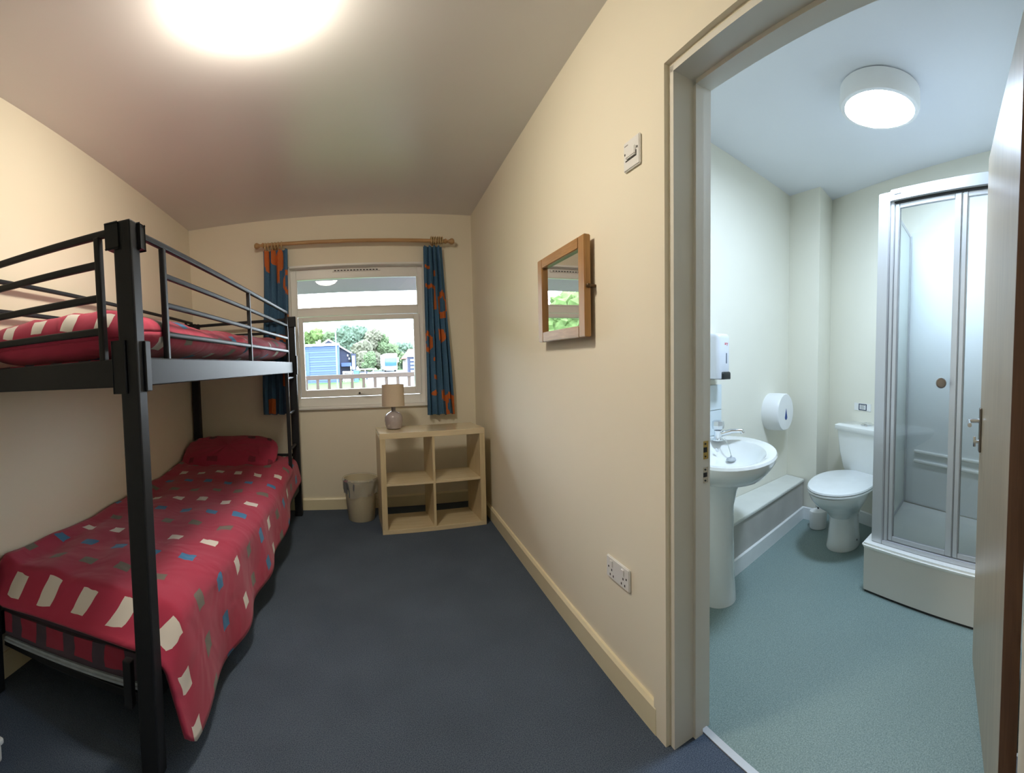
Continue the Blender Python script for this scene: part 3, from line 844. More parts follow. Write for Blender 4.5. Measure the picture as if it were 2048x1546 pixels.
for yy in (1.318, 1.383 + .065):
    m = MB(); wr_box(m, yy - .003, yy + .003, .428, .434, .0095, .0112, 0); m.build('screw', M_DARK, so)

# ---- pale upright object just inside the left edge of the picture
wo = thing('storage_box', (-1.12, 1.03, 0), 'white upright object at the bottom left edge near the bunk bed', 'box')
m = MB(); m.box(-1.22, -1.052, .90, 1.035, 0, .055, .012, 3); m.build('box_body', M_WHITE, wo)
m = MB(); m.box(-1.225, -1.047, .895, 1.04, .055, .075, .008, 3); m.build('lid', M_WHITE, wo)

# ================================================================== BATHROOM THINGS
# ---- low pipe boxing under the basin wall
def lf(s, off=0.0):                           # ledge front line
    d = Vector((1.022, .240)).normalized(); p = Vector((2.891, 1.948)) - d * s; n = Vector((d.y, -d.x)) * off
    return (p.x + n.x, p.y + n.y)
M_LEDGE = mat('grey_veined_laminate', (0.50, 0.49, 0.46), 0.4, var=0.16, vscale=6)
M_LEDGETOP = mat('pale_marbled_ledge_top', (0.72, 0.74, 0.70), 0.3, var=0.08, vscale=9)
led = thing('pipe_boxing', (2.3, 1.85, 0), 'low grey panelled pipe boxing with pale ledge top between basin and toilet', 'ledge')
MB().prism([lf(0), lf(1.12), bw(-.05, .002), bw(1.04, .002)], 0, .286, .002).build('front_panel', M_LEDGE, led)
MB().prism([lf(-.002, .010), lf(1.13, .010), bw(-.05, .002), bw(1.045, .002)], .286, .304, .003).build('ledge_top', M_LEDGETOP, led)
def skirt2(p0, p1, lab):
    p0, p1 = Vector(p0), Vector(p1); d = (p1 - p0).normalized(); n = Vector((d.y, -d.x)) * .012
    q = MB(); q.loft([[(p.x + n.x * a, p.y + n.y * a, z) for a, z in ((0, 0), (1, 0), (1, .088), (.4, .094), (0, .094))] for p in (p0, p1)])
    return struct(q.build('baseboard_bathroom', mat('white_skirting_gloss', (.80, .82, .82), .3)), lab)
skirt2(lf(1.12), lf(0), 'white skirting along the pipe boxing')
skirt2((2.893, 1.95), (2.889, 1.83), 'white skirting at the boxed corner by the toilet brush')
skirt2((2.889, 1.83), fw(.02), 'white skirting on the side of the boxed corner')
skirt2(fw(0.0), fw(.8), 'white skirting behind the toilet')

# ---- wash basin
C0 = Vector((1.70, 1.615)); AX = Vector((.700, .714)); AY = Vector((.714, -.700))
def be(t, a, b, z, c=C0, n=2.0):
    ct, st = math.cos(t), math.sin(t)
    u = math.copysign(abs(ct) ** (2 / n), ct) * a; v = math.copysign(abs(st) ** (2 / n), st) * b
    p = c + AX * u + AY * v
    return (p.x, p.y, z)
NB = 48
def ring(a, b, z, c=C0, n=2.0): return [be(2 * PI * k / NB, a, b, z, c, n) for k in range(NB)]
bas = thing('wash_basin', (1.63, 1.60, 0), 'white ceramic pedestal wash basin seen through the doorway', 'basin')
m = MB()
cb = C0 + AX * .04
rings = [ring(.10, .085, .555, cb), ring(.20, .15, .59, cb), ring(.32, .20, .635, C0), ring(.405, .238, .690, C0), ring(.425, .252, .715, C0), ring(.43, .256, .735, C0), ring(.422, .25, .746, C0), ring(.405, .232, .748, C0),
         ring(.345, .196, .742, C0 - AX * .035), ring(.325, .182, .722, C0 - AX * .035), ring(.28, .155, .67, C0 - AX * .03), ring(.18, .10, .635, C0 - AX * .02), ring(.05, .04, .625, C0 - AX * .02)]
m.loft(rings); m.build('bowl', M_CERAM, bas, True)
m = MB()
px, py = 1.632, 1.605
m.lathe([(.110, 0), (.108, .03), (.098, .15), (.092, .35), (.094, .48), (.115, .56), (.15, .62)], (px, py, 0), 36, 1.0, .82, math.atan2(AX.y, AX.x)); m.build('pedestal', M_CERAM, bas, True)
m = MB(); pq = C0 + AX * .20 + AY * .16
# overflow and waste
m.lathe([(.0001, 0), (.012, .0), (.012, .004)], seg=16, M=Matrix.Translation((1.815, 1.80, .70)) @ Matrix.Rotation(1.2, 4, 'Y')); m.build('overflow', M_CHROME, bas)
tp = thing('basin_tap', (1.86, 1.84, .745), 'chrome pillar tap with faceted head on the basin', 'tap')
tx, ty = 1.862, 1.838
m = MB(); m.lathe([(.034, 0), (.034, .006), (.024, .012), (.021, .05), (.024, .056)], (tx, ty, .745), 20); m.build('tap_body', M_CHROME, tp, True)
m = MB(); m.tube([(tx, ty, .775), (tx + .055, ty - .055, .798), (tx + .095, ty - .095, .80), (tx + .098, ty - .098, .785)], [.017, .014, .013, .013], 14); m.build('spout', M_CHROME, tp, True)
m = MB(); m.lathe([(.020, .056), (.033, .066), (.036, .085), (.033, .108), (.022, .114), (.001, .115)], (tx, ty, .745), 8); m.build('tap_head', mat('frosted_chrome', (.72, .76, .80), .25, metal=.8), tp)
pc = thing('plug_chain', (1.80, 1.72, .69), 'thin chain and plug hanging inside the basin', 'plug')
m = MB(); m.tube([(1.87, 1.795, .760), (1.868, 1.77, .735), (1.86, 1.745, .70), (1.852, 1.725, .672)], .0025, 6); m.build('chain', M_CHROME, pc)
m = MB(); m.lathe([(.026, 0), (.028, .006), (.022, .016), (.006, .018), (.005, .028)], (1.846, 1.72, .648), 20); m.build('plug', mat('grey_rubber', (.42, .45, .48), .5), pc, True)

# ---- tiled splashback behind the basin
sp = thing('splashback', (bw(-.10)[0], bw(-.10)[1], .74), 'small pale blue tiled splashback behind the basin', 'splashback')
M_TILE = mat('pale_blue_tile', (.66, .75, .80), .15, var=.03, coat=.3)
def bwp(m, s0, s1, z0, z1, o0, o1, bev=.002):
    m.prism([bw(s0, o0), bw(s1, o0), bw(s1, o1), bw(s0, o1)], z0, z1, bev)
m = MB(); bwp(m, -.462, .144, .742, 1.052, 0, .004, 0); m.build('grout', mat('white_grout', (.62, .64, .62), .8), sp)
for i in range(4):
    for j in range(2):
        m = MB(); bwp(m, -.460 + i * .151, -.460 + i * .151 + .148, .745 + j * .154, .745 + j * .154 + .151, .003, .010); m.build('tile', M_TILE, sp)

# ---- soap dispenser
sd = thing('soap_dispenser', (bw(.03)[0], bw(.03)[1], 1.09), 'white wall soap dispenser with black push bar above the basin', 'dispenser')
def rr_col(m, s0, s1, z0, z1, o1, r=.022, n=6, taper=0.0):
    """upright housing with rounded front corners and rounded top, on the basin wall"""
    rings = []
    zs = [z0, z0 + .003] + [z1 - r + r * math.sin(k / n * PI / 2) for k in range(n + 1)]
    ins = [.002, 0] + [r * (1 - math.cos(k / n * PI / 2)) * .8 for k in range(n + 1)]
    for z, i in zip(zs, ins):
        a, b, o = s0 + i * .4, s1 - i * .4, o1 - i - taper * (1 - (z - z0) / (z1 - z0))
        pts = [bw(a, 0.0)]
        for k in range(n + 1):
            t = k / n * PI / 2; pts.append(bw(a + r * (1 - math.sin(t)) if False else a + r - r * math.cos(t), o - r + r * math.sin(t)))
        for k in range(n + 1):
            t = k / n * PI / 2; pts.append(bw(b - r + r * math.sin(t), o - r + r * math.cos(t)))
        pts.append(bw(b, 0.0))
        rings.append([(x, y, z) for x, y in pts])
    m.loft(rings)
m = MB(); rr_col(m, -.034, .086, 1.092, 1.352, .112, .026); m.build('housing', mat('lilac_white_plastic', (.74, .78, .86), .3), sd, True)
m = MB(); rr_col(m, -.006, .080, 1.088, 1.132, .122, .012); m.build('push_bar', mat('black_plastic', (.018, .022, .024), .4), sd, True)
m = MB(); bwp(m, .038, .046, 1.180, 1.240, .110, .1135, 0); m.build('level_window', mat('smoke_window', (.08, .11, .16), .3), sd)
# red lettering on the front, raised letters from a font
def lettering(txt, size, loc, rz, material, parent, name):
    cu = bpy.data.curves.new(name, 'FONT'); cu.body = txt; cu.size = size; cu.extrude = .0006; cu.align_x = 'CENTER'; cu.resolution_u = 2
    tmp = bpy.data.objects.new(name + '_src', cu); COL.objects.link(tmp)
    dg = bpy.context.evaluated_depsgraph_get(); me = bpy.data.meshes.new_from_object(tmp.evaluated_get(dg))
    bpy.data.objects.remove(tmp)
    ob = bpy.data.objects.new(name, me); COL.objects.link(ob); me.materials.clear(); me.materials.append(material)
    M = Matrix.Translation(Vector(loc) - parent_org(parent)) @ Matrix.Rotation(rz, 4, 'Z') @ Matrix.Rotation(PI / 2, 4, 'X')
    me.transform(M); ob.parent = parent
    return ob
lx_, ly_ = bw(.040, .1125)
lettering('ary', .026, (lx_, ly_, 1.288), BROT, mat('red_print', (.70, .05, .06), .5), sd, 'lettering')

# ---- toilet roll dispenser
rd = thing('roll_dispenser', (bw(.75)[0], bw(.75)[1], .69), 'white round toilet roll dispenser with a blue drop window', 'dispenser')
def disc_ring(c_s, c_z, rs, rz, off, n=40, flat=.72):
    pts = []
    for k in range(n):
        t = 2 * PI * k / n; z = c_z + rz * math.sin(t); z = max(z, c_z - rz * .96)
        x, y = bw(c_s + rs * math.cos(t), off); pts.append((x, y, z))
    return pts
m = MB(); cs, cz = .778, .828
m.loft([disc_ring(cs - .01, cz, .128, .134, 0), disc_ring(cs - .006, cz, .128, .136, .06), disc_ring(cs, cz, .124, .135, .118), disc_ring(cs, cz, .118, .129, .125), disc_ring(cs, cz, .06, .07, .128)])
m.build('cover', M_WHITE, rd, True)
m = MB()
drop = []
for k in range(28):
    t = 2 * PI * k / 28; r = .018
    z = .792 + .018 * math.sin(t) if math.sin(t) < 0 else .792 + .062 * math.sin(t) ** 1.4
    s = .775 + .0165 * math.cos(t) * (1 if math.sin(t) < 0 else (1 - math.sin(t)) ** .6)
    drop.append((s, z))
m.loft([[(*bw(s, .122), z) for s, z in drop], [(*bw(s, .1305), z) for s, z in drop]]); m.build('drop_window', mat('blue_window', (.02, .06, .26), .2), rd)

# ---- toilet
TA = Vector((-.966, -.258)); TL_ = Vector((.258, -.966)); TB = Vector((2.845, 1.505))
def tpnt(u, v, z): p = TB + TA * u + TL_ * v; return (p.x, p.y, z)
NT = 44
def tring(cu, hl, hw, z, cv=0.0, egg=0.0, n=2.2):
    out = []
    for k in range(NT):
        t = 2 * PI * k / NT; ct, st = math.cos(t), math.sin(t)
        u = math.copysign(abs(ct) ** (2 / n), ct); v = math.copysign(abs(st) ** (2 / n), st)
        out.append(tpnt(cu + hl * u, cv + hw * v * (1 - egg * u), z))
    return out
to = thing('toilet', (2.67, 1.45, 0), 'white close coupled toilet with the lid down in the bathroom', 'toilet')
m = MB()
m.loft([tring(.205, .165, .108, 0), tring(.205, .168, .110, .012), tring(.205, .155, .100, .06), tring(.20, .142, .092, .15), tring(.20, .14, .094, .20), tring(.225, .175, .118, .25), tring(.27, .25, .155, .31), tring(.29, .295, .178, .36), tring(.295, .312, .188, .392), tring(.295, .314, .19, .402), tring(.295, .30, .178, .406)])
m.build('pan', M_CERAM, to, True)
m = MB(); m.loft([tring(.295, .314, .206, .406, .008, .05), tring(.295, .318, .212, .410, .008, .05), tring(.295, .318, .212, .418, .008, .05), tring(.295, .31, .206, .421, .008, .05)])
m.build('seat_ring', mat('white_seat_plastic', (.80, .82, .82), .25), to, True)
m = MB(); m.loft([tring(.295, .312, .206, .4225, .008, .05), tring(.295, .318, .212, .427, .008, .05), tring(.295, .314, .208, .436, .008, .05), tring(.295, .29, .186, .441, .008, .05)])
m.build('lid', mat('white_lid_plastic', (.78, .81, .82), .22), to, True)
# cistern, set along the wall
def cist(s0, s1, o0, o1, z): return [(*fw(s0, o0), z), (*fw(s1, o0), z), (*fw(s1, o1), z), (*fw(s0, o1), z)]
def cring(s0, s1, o0, o1, z, r=.03, n=4):
    pts = [fw(s0, o0), fw(s1, o0)]
    for k in range(n + 1): t = k / n * PI / 2; pts.append(fw(s1 - r + r * math.cos(t), o1 - r + r * math.sin(t)))
    for k in range(n + 1): t = k / n * PI / 2; pts.append(fw(s0 + r - r * math.sin(t), o1 - r + r * math.cos(t)))
    return [(x, y, z) for x, y in pts]
m = MB(); m.loft([cring(.375, .70, .03, .155, .40), cring(.36, .72, .02, .175, .44), cring(.335, .745, .012, .19, .56), cring(.318, .76, .01, .198, .712)]); m.build('cistern', M_CERAM, to, True)
m = MB(); m.loft([cring(.305, .775, .004, .208, .712), cring(.300, .78, .002, .213, .722), cring(.302, .778, .002, .211, .745), cring(.32, .76, .02, .19, .756)]); cli = m.build('cistern_lid', M_CERAM, to, True)
m = MB(); bx_, by_ = fw(.545, .11); m.lathe([(.042, .752), (.042, .766), (.034, .774), (.001, .778)], (bx_, by_, 0), 28); m.build('flush_button', M_CHROME, cli, True)
m = MB(); m.lathe([(.0001, 0), (.006, .0), (.006, .003)], seg=12, M=Matrix.Translation(tpnt(.27, .102, .055)) @ Matrix.Rotation(PI / 2, 4, 'X') ); m.build('fixing_hole', M_DARK, to)

# ---- toilet brush
tb = thing('toilet_brush', (2.79, 1.745, 0), 'short white toilet brush holder on the floor beside the toilet', 'brush')
m = MB(); m.lathe([(.056, 0), (.06, .004), (.064, .11), (.06, .125), (.03, .135), (.012, .138)], (2.79, 1.745, 0), 30); m.build('holder', M_WHITE, tb, True)
m = MB(); m.tube([(2.79, 1.745, .136), (2.79, 1.745, .19)], .007, 10); m.build('handle', mat('dark_grey_plastic', (.06, .07, .07), .4), tb, True)

# ---- notice over the cistern
nt_ = thing('wall_notice', (*fw(.37), .845), 'tiny framed notice on the wall above the cistern', 'notice')
def fwp(m, s0, s1, z0, z1, o0, o1, bev=0.0): m.prism([fw(s0, o0), fw(s1, o0), fw(s1, o1), fw(s0, o1)], z0, z1, bev)
m = MB(); fwp(m, .30, .475, .838, .893, 0, .003); m.build('card', M_WHITE, nt_)
M_NAVY = mat('navy_print', (.03, .05, .10), .5)
m = MB()
fwp(m, .350, .432, .884, .889, .003, .005); fwp(m, .350, .432, .842, .847, .003, .005); fwp(m, .350, .357, .842, .889, .003, .005); fwp(m, .425, .432, .842, .889, .003, .005)
m.build('frame', M_NAVY, nt_)
m = MB()
for k in range(4): fwp(m, .368, .412 - .01 * (k % 2), .876 - k * .008, .880 - k * .008, .003, .0045)
m.build('print_lines', mat('grey_ink', (.4, .42, .44), .6), nt_)

# ---- shower enclosure
SA, SG = Vector((2.123, 1.059)), Vector((-.207, -.978)); SK = Vector((.978, -.207))
def sh(s, off=0.0): p = SA + SG * s + SK * off; return (p.x, p.y)
SHC, SHD = (2.905, 1.150), (2.60, .245)
shw = thing('shower_cubicle', (2.4, .7, 0), 'silver framed folding door shower cubicle on a raised white tray', 'shower')
M_TRAY = mat('white_acrylic', (.84, .85, .82), .2, var=.01, coat=.3)
M_TRAYF = mat('white_tray_front', (.72, .70, .66), .35, var=.02)
m = MB(); m.prism([sh(.008, .012), sh(.86, .012), SHD, SHC], .012, .235); m.build('tray_skirt', M_TRAYF, shw)
m = MB(); m.prism([sh(0), sh(.865), (2.605, .235), (2.91, 1.162)], .235, .262, .010)
tr = m.build('tray_rim', M_TRAY, shw, True)
m = MB(); m.prism([sh(.06, .11), sh(.80, .11), (2.56, .30), (2.85, 1.10)], .2625, .268, .002); m.build('tray_floor', M_TRAY, shw)
m = MB(); m.prism([sh(.014, .016), sh(.86, .016), SHD, SHC], 0.0, .012); m.build('tray_seal', M_DARK, shw)
FZ0, FZ1 = .262, 2.045
def shp(m, s0, s1, z0, z1, o0, o1, bev=.002): m.prism([sh(s0, o0), sh(s1, o0), sh(s1, o1), sh(s0, o1)], z0, z1, bev)
m = MB(); shp(m, .028, .098, FZ0, FZ1, .045, .085, .004); m.build('corner_post', M_BRUSHED, shw)
m = MB(); shp(m, .098, .122, FZ0 + .02, FZ1 - .03, .055, .08, .003); m.build('door_jamb', M_BRUSHED, shw)
m = MB(); shp(m, .098, .86, FZ1 - .05, FZ1 + .008, .045, .085, .004); hdr = m.build('header_rail', mat('white_silver_rail', (.46, .48, .52), .55, metal=.0), shw)
m = MB(); shp(m, .125, .165, FZ1 - .018, FZ1 - .004, .043, .0455, 0); m.build('maker_badge', mat('grey_badge', (.36, .38, .42), .4), hdr)
m = MB(); shp(m, .12, .86, FZ1 - .058, FZ1 - .05, .055, .078, 0); m.build('header_gap', M_DARK, shw)
m = MB(); shp(m, .098, .86, FZ0, FZ0 + .022, .045, .085, .003); m.build('bottom_rail', M_BRUSHED, shw)
def panel(s0, s1, first):
    m = MB()
    shp(m, s0, s0 + .026, FZ0 + .026, FZ1 - .062, .058, .078, .003); shp(m, s1 - .036, s1, FZ0 + .026, FZ1 - .062, .058, .078, .003)
    shp(m, s0 + .026, s1 - .036, FZ0 + .026, FZ0 + .05, .060, .076, .002); shp(m, s0 + .026, s1 - .036, FZ1 - .085, FZ1 - .062, .060, .076, .002)
    p = m.build('door_panel', M_BRUSHED, shw)
    m = MB(); shp(m, s0 + .02, s1 - .03, FZ0 + .045, FZ1 - .08, .066, .070, 0); m.build('glass_pane', M_SGLASS, p)
    return p
pn = panel(.124, .493, True); panel(.498, .858, False)
m = MB(); cx, cy = sh(.416, .058)
m.lathe([(.012, 0), (.012, .018), (.022, .022), (.025, .034), (.024, .040), (.019, .041), (.018, .037), (.001, .038)], seg=24, M=Matrix.Translation((cx, cy, 1.110)) @ Matrix.Rotation(-PI / 2, 4, 'Y') @ Matrix.Rotation(.2, 4, 'X')); m.build('door_knob', mat('satin_nickel', (.36, .34, .33), .3, metal=.8), pn, True)
# opaque side panel, pale colour standing in for lit glass, and white lined back
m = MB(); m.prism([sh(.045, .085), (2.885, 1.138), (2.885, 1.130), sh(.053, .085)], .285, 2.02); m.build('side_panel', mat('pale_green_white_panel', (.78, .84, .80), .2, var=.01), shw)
m = MB(); m.bar((*sh(.049, .085), 2.03), (2.885, 1.134, 2.03), .014, .02); m.bar((*sh(.049, .085), .275), (2.885, 1.134, .275), .014, .02); m.bar((2.893, 1.128, .265), (2.893, 1.128, 2.03), .016, .016); m.build('side_frame', M_BRUSHED, shw)
m = MB(); m.prism([(2.908, 1.118), (2.612, .255), (2.602, .258), (2.898, 1.121)], .265, 2.05); bk = m.build('back_lining', mat('white_wall_panel', (.80, .83, .84), .18, var=.01), shw)
for z in (.617, .553):
    m = MB(); m.tube([(2.868, 1.05, z), (2.598, .262, z - .005)], .012, 10); m.build('moulded_ridge', M_TRAY, bk, True)
m = MB(); m.prism([sh(.862, .06), (2.603, .246), (2.600, .236), sh(.872, .06)], .265, 2.05); m.build('end_lining', mat('white_wall_panel', (.80, .83, .84), .18), shw)

# ================================================================== OUTSIDE THE WINDOW
M_GRASS = carpet('bright_lawn', (.030, .080, .018), (.055, .12, .032), scale=30, bump=.3, rough=.9, big=.2)
M_ROADM = carpet('pale_concrete_road', (.10, .115, .135), (.13, .145, .165), scale=20, bump=.1, rough=.9, big=.1)
def ground_z(y): return -.45 + .0062 * max(0, y - 15)
g = grid_surface('ground', 24, 24, lambda a, b: (lerp(-80, 80, a), lerp(4.2, 160, b), ground_z(lerp(4.2, 160, b))), M_GRASS)
struct(g, 'bright green lawn outside the window')
rdm = grid_surface('road', 10, 16, lambda a, b: (lerp(lerp(.9, 2.0, b), lerp(6.5, 16, b), a), lerp(9, 100, b), ground_z(lerp(9, 100, b)) + .03), M_ROADM)
struct(rdm, 'pale road leading away past the coach')
# veranda deck and roof
struct(MB().box(-6, 6, 4.14, 5.75, -.28, -.02).build('veranda_deck', mat('grey_decking', (.25, .22, .2), .8)), 'veranda deck outside the window')
struct(MB().box(-6, 6, 4.14, 5.65, 2.10, 2.26).build('veranda_roof', mat('brown_soffit_boards', (.10, .075, .105), .7, stretch=(1, 30, 1), vscale=3, var=.2)), 'dark soffit of the veranda roof')
# balustrade
bal = thing('veranda_railing', (0, 5.4, -.02), 'brown timber railing with square balusters outside the window', 'railing')
M_RAILW = mat('weathered_brown_timber', (.11, .085, .075), .8, var=.2, vscale=20)
MB().box(-4, 4, 5.36, 5.44, 1.062, 1.112, .006).build('top_rail', M_RAILW, bal)
MB().box(-4, 4, 5.37, 5.43, .12, .18, .006).build('bottom_rail', M_RAILW, bal)
k = 0
x = -2.12
while x < 2.6:
    MB().box(x - .017, x + .017, 5.383, 5.417, .18, 1.064).build('baluster', M_RAILW, bal); x += .1335
for x in (-3.9, -1.9, 2.4): MB().box(x - .05, x + .05, 5.35, 5.45, -.02, 1.064, .004).build('railing_post', M_RAILW, bal)

# timber cabin
cab = thing('timber_cabin', (-2, 47, -.25), 'blue boarded timber cabin with white fascia beyond the railing', 'cabin')
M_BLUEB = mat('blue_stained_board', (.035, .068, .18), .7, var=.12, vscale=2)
M_BLUEB2 = mat('blue_board_shade_tone', (.026, .052, .145), .7, var=.12, vscale=2)  # alternate boards painted darker in place of shading between the boards
M_NAVYB = mat('navy_board_and_shade', (.012, .020, .05), .7, var=.15)  # plain navy on table and kiosk; on the gable it is painted shade
M_FASC = mat('white_fascia_paint', (.55, .57, .60), .5)
CY = 45.0
zz = -.3; k = 0
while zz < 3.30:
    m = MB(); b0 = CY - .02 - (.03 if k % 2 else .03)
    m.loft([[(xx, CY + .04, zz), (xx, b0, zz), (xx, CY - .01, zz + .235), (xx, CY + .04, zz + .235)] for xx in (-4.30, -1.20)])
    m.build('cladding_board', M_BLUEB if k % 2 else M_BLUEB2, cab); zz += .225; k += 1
MB().box(-4.30, -1.05, CY + .04, CY + 3, -.4, 3.32).build('block_wall', M_BLUEB, cab)
MB().box(-1.22, -1.02, CY - .06, CY + .08, -.4, 3.3).build('corner_board', M_BLUEB, cab)
MB().box(-4.25, -3.95, CY - .08, CY, .5, 2.7).build('side_panel', M_BLUEB, cab)
MB().box(-4.45, -1.0, CY - .25, CY + 3, 3.30, 3.52).build('fascia', M_FASC, cab)
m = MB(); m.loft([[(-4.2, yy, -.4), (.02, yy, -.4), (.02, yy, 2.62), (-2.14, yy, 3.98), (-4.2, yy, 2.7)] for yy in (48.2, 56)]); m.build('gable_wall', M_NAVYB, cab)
m = MB(); m.bar((-2.14, 48.0, 4.08), (.16, 48.0, 2.62), .3, .14); m.bar((-2.14, 48.0, 4.08), (-4.2, 48.0, 2.78), .3, .14); m.build('bargeboard', M_FASC, cab)
m = MB(); m.loft([[(-2.14, yy, 4.16), (.30, yy, 2.62), (.30, yy, 2.55), (-2.14, yy, 4.06)] for yy in (48, 56)]); m.loft([[(-2.14, yy, 4.16), (-4.3, yy, 2.8), (-4.3, yy, 2.72), (-2.14, yy, 4.06)] for yy in (48, 56)]); m.build('roof', mat('grey_roof_felt', (.2, .2, .22), .9), cab)
MB().box(-2.4, -1.9, 48.1, 48.2, 3.45, 3.62).build('gable_lamp', M_FASC, cab)
for x, z in ((-.22, 2.38), (-.08, 2.05)): MB().box(x - .06, x + .06, 48.05, 48.2, z - .1, z + .1).build('wall_lamp', M_FASC, cab)
MB().box(-.9, .12, 47.2, 48.2, 1.25, 1.62).build('porch_panel', M_BLUEB, cab)
pr = MB().box(.12, .62, 47.4, 48.4, -.3, 2.52).build('porch_frame', M_NAVYB, cab)
MB().box(.22, .50, 47.34, 47.41, .9, 2.3).build('porch_window', mat('pale_glazing', (.5, .6, .7), .1), pr)
# white garden fence panel beside the cabin
wf = thing('white_fence', (-.25, 44, -.2), 'short white picket fence panel in front of the cabin porch', 'fence')
MB().box(-.75, .25, 43.96, 44.04, .68, .78).build('fence_rail', M_FASC, wf); MB().box(-.75, .25, 43.96, 44.04, -.1, .02).build('fence_rail', M_FASC, wf)
for k in range(7): MB().box(-.72 + k * .155, -.65 + k * .155, 43.93, 43.97, -.25, .76).build('picket', M_FASC, wf)
bb = thing('wheelie_bin', (.56, 44, -.25), 'blue bin standing beside the white fence', 'bin')
m = MB(); m.loft([[(.56 + sx * w_, 44 + sy * w_, z) for sx, sy in ((-1, -1), (1, -1), (1, 1), (-1, 1))] for z, w_ in ((-.25, .19), (.75, .24))]); m.build('bin_body', mat('blue_bin', (.04, .12, .50), .5), bb)
MB().box(.30, .82, 43.74, 44.26, .75, .84, .03).build('bin_lid', mat('blue_bin', (.04, .12, .50), .5), bb)
br_ = thing('barrier_rail', (1.8, 55, -.2), 'low white barrier rail along the road', 'barrier')
MB().box(.75, 2.75, 54.95, 55.05, .78, .92).build('rail', M_FASC, br_)
for x in (.8, 1.75, 2.7): MB().box(x - .05, x + .05, 54.95, 55.05, -.25, .8).build('post', M_FASC, br_)
tbz = thing('picnic_table', (1.4, 50, -.2), 'dark picnic table on the grass by the cabin', 'table')
MB().box(.75, 1.9, 49.6, 50.4, .55, .62).build('table_top', M_NAVYB, tbz)
for x in (.9, 1.75): MB().box(x - .05, x + .05, 49.6, 50.4, -.25, .56).build('leg', M_NAVYB, tbz)
# lamp post
lp = thing('lamp_post', (-.862, 30, -.35), 'tall thin lamp post in front of the cabin roof', 'lamp post')
m = MB(); m.tube([(-.862, 30, -.36), (-.862, 30, 3.68)], .045, 10); m.build('pole', mat('blue_grey_pole', (.10, .14, .22), .5), lp, True)
MB().box(-1.02, -.52, 29.9, 30.1, 3.68, 3.80, .03).build('lamp_head', mat('pale_lamp_head', (.5, .6, .62), .5), lp)
# coach
co = thing('coach', (7.45, 85, .0), 'white coach parked on the road facing the window', 'coach')
cx0, cx1 = 6.2, 8.65
gz = ground_z(85) + .03
m = MB(); m.box(cx0, cx1, 84.6, 95, gz + .35, gz + 3.35, .22, 3); m.build('body', mat('white_coach_paint', (.50, .52, .55), .25), co, True)
m = MB(); m.box(cx0 + .12, cx1 - .12, 84.5, 84.8, gz + 1.05, gz + 2.55, .10, 3); m.build('windscreen', mat('blue_tinted_screen', (.03, .09, .20), .1), co, True)
for s, x in ((-1, cx0 - .12), (1, cx1 + .12)): MB().box(x - .10, x + .10, 84.2, 84.5, gz + 1.7, gz + 2.55, .05).build('wing_mirror', M_FASC, co)
for x in (cx0 + .3, cx1 - .3):
    m = MB(); m.lathe([(.45, -.15), (.45, .15)], seg=20, M=Matrix.Translation((x, 86.5, gz + .45)) @ Matrix.Rotation(PI / 2, 4, 'Y')); m.build('wheel', mat('black_tyre', (.02, .02, .02), .8), co, True)
MB().box(cx0 + .1, cx1 - .1, 84.48, 84.62, gz + .3, gz + .62, .05).build('bumper', mat('pale_bumper', (.6, .62, .66), .4), co)
# red roofed house and a dark kiosk at the right
hs = thing('red_roof_house', (14.6, 98, 0), 'distant house with a red tiled roof at the right of the window', 'house')
MB().box(11.8, 18, 98, 104, 0, 2.6).build('wall', mat('cream_render', (.35, .32, .3), .8), hs)
m = MB(); m.loft([[(11.3, 97.4, 2.5), (12.8, 101, 4.6), (18.4, 101, 4.6), (18.4, 97.4, 2.5)], [(11.3, 104.6, 2.4), (12.8, 101, 4.5), (18.4, 101, 4.5), (18.4, 104.6, 2.4)]]); m.build('roof', mat('red_roof_tile', (.22, .06, .05), .8), hs)
ks = thing('notice_kiosk', (7.6, 58, -.2), 'blue slatted kiosk with white top at the right edge of the window', 'kiosk')
MB().box(7.20, 8.35, 57.5, 58.5, -.3, 2.15).build('kiosk_body', M_NAVYB, ks)
MB().box(7.0, 8.45, 57.3, 58.7, 2.15, 2.55, .05).build('kiosk_top', M_FASC, ks)
for k in range(4): MB().box(7.5, 8.2, 57.44, 57.5, .3 + k * .45, .52 + k * .45).build('slat', mat('pale_blue_slat', (.2, .3, .5), .6), ks)

# trees: crown of leafy clumps over a trunk
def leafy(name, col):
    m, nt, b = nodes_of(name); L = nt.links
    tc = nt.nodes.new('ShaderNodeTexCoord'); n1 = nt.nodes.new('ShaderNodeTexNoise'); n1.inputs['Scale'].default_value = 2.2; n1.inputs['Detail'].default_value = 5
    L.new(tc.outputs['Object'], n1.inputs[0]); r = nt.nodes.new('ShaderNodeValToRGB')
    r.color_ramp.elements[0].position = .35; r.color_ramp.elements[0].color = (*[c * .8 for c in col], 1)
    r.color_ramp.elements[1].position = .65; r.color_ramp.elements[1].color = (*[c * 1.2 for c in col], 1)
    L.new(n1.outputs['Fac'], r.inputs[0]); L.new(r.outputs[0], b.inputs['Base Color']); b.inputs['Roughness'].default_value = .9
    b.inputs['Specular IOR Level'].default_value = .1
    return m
LEAF = [leafy('leaf_mid_green', (.075, .11, .06)), leafy('leaf_blue_green', (.07, .105, .08)), leafy('leaf_brown_green', (.095, .10, .075)), leafy('leaf_bright_green', (.08, .125, .045))]  # pale, low-contrast greens carry the distance haze in the leaf colour
BARK = mat('bark', (.08, .06, .05), .9, var=.3)
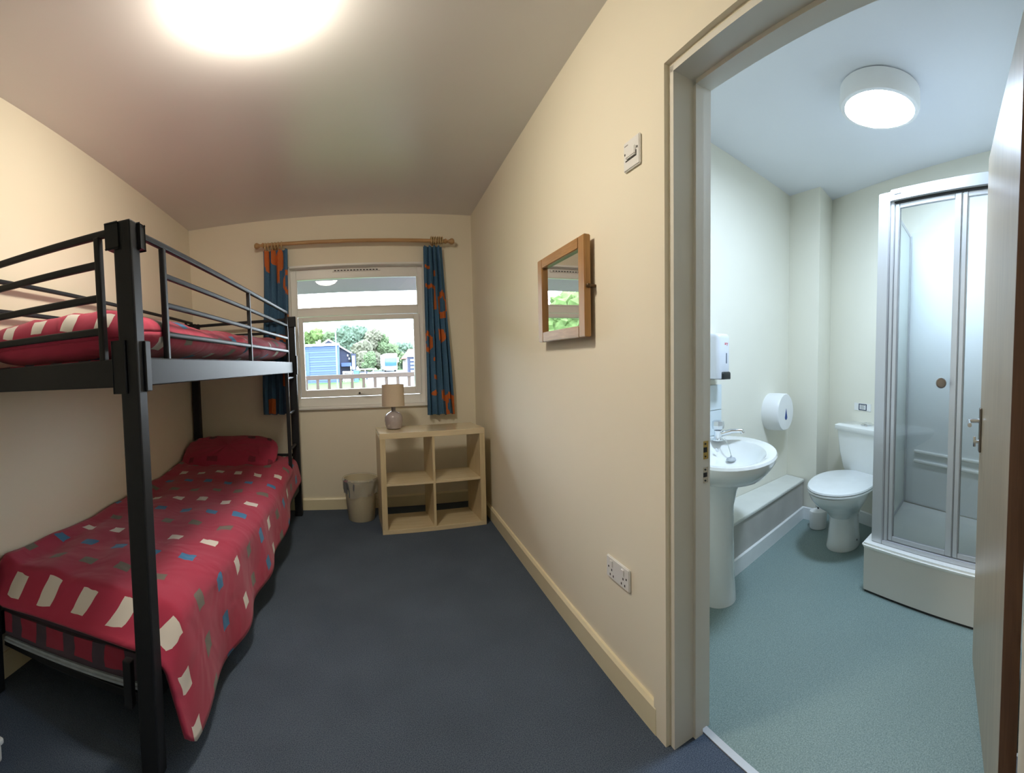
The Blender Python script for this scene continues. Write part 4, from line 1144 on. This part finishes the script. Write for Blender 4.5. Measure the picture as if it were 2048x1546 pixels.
def tree(x, y, ztop, w, kind, label):
    zb = ground_z(y)
    t = thing('tree', (x, y, zb), label, 'tree', 'trees beyond the cabin')
    rnd = random.Random(int(x * 17 + y * 31))
    m = MB(); m.tube([(x, y, zb), (x + .2, y, zb + (ztop - zb) * .5), (x, y, ztop - (ztop - zb) * .2)], [w * .05, w * .035, .04], 8); m.build('trunk', BARK, t, True)
    bm = bmesh.new()
    H = ztop - zb
    for k in range(16):
        r = w * rnd.uniform(.22, .36)
        a = rnd.uniform(0, 2 * PI); q = rnd.uniform(0, .5) * w
        f = rnd.uniform(.18, 1.0)
        q *= (1.15 - .75 * f)
        c = Vector((x + q * math.cos(a) * 1.2, y + q * math.sin(a) * .8, min(zb + H * f, ztop - r * .75)))
        s = bmesh.ops.create_icosphere(bm, subdivisions=3, radius=r, matrix=Matrix.Translation(c))
        for v in s['verts']:
            d = (v.co - c); n = d.normalized()
            v.co += n * r * (.20 * math.sin(n.x * 9 + k) * math.sin(n.z * 11 + k * 2) + .14 * math.sin(n.y * 23 + n.x * 19 + k) + rnd.uniform(-.09, .09))
    for v in bm.verts: v.co -= Vector((x, y, zb))
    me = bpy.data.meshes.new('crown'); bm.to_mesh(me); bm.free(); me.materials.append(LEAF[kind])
    o = bpy.data.objects.new('crown', me); COL.objects.link(o); o.parent = t
    return t
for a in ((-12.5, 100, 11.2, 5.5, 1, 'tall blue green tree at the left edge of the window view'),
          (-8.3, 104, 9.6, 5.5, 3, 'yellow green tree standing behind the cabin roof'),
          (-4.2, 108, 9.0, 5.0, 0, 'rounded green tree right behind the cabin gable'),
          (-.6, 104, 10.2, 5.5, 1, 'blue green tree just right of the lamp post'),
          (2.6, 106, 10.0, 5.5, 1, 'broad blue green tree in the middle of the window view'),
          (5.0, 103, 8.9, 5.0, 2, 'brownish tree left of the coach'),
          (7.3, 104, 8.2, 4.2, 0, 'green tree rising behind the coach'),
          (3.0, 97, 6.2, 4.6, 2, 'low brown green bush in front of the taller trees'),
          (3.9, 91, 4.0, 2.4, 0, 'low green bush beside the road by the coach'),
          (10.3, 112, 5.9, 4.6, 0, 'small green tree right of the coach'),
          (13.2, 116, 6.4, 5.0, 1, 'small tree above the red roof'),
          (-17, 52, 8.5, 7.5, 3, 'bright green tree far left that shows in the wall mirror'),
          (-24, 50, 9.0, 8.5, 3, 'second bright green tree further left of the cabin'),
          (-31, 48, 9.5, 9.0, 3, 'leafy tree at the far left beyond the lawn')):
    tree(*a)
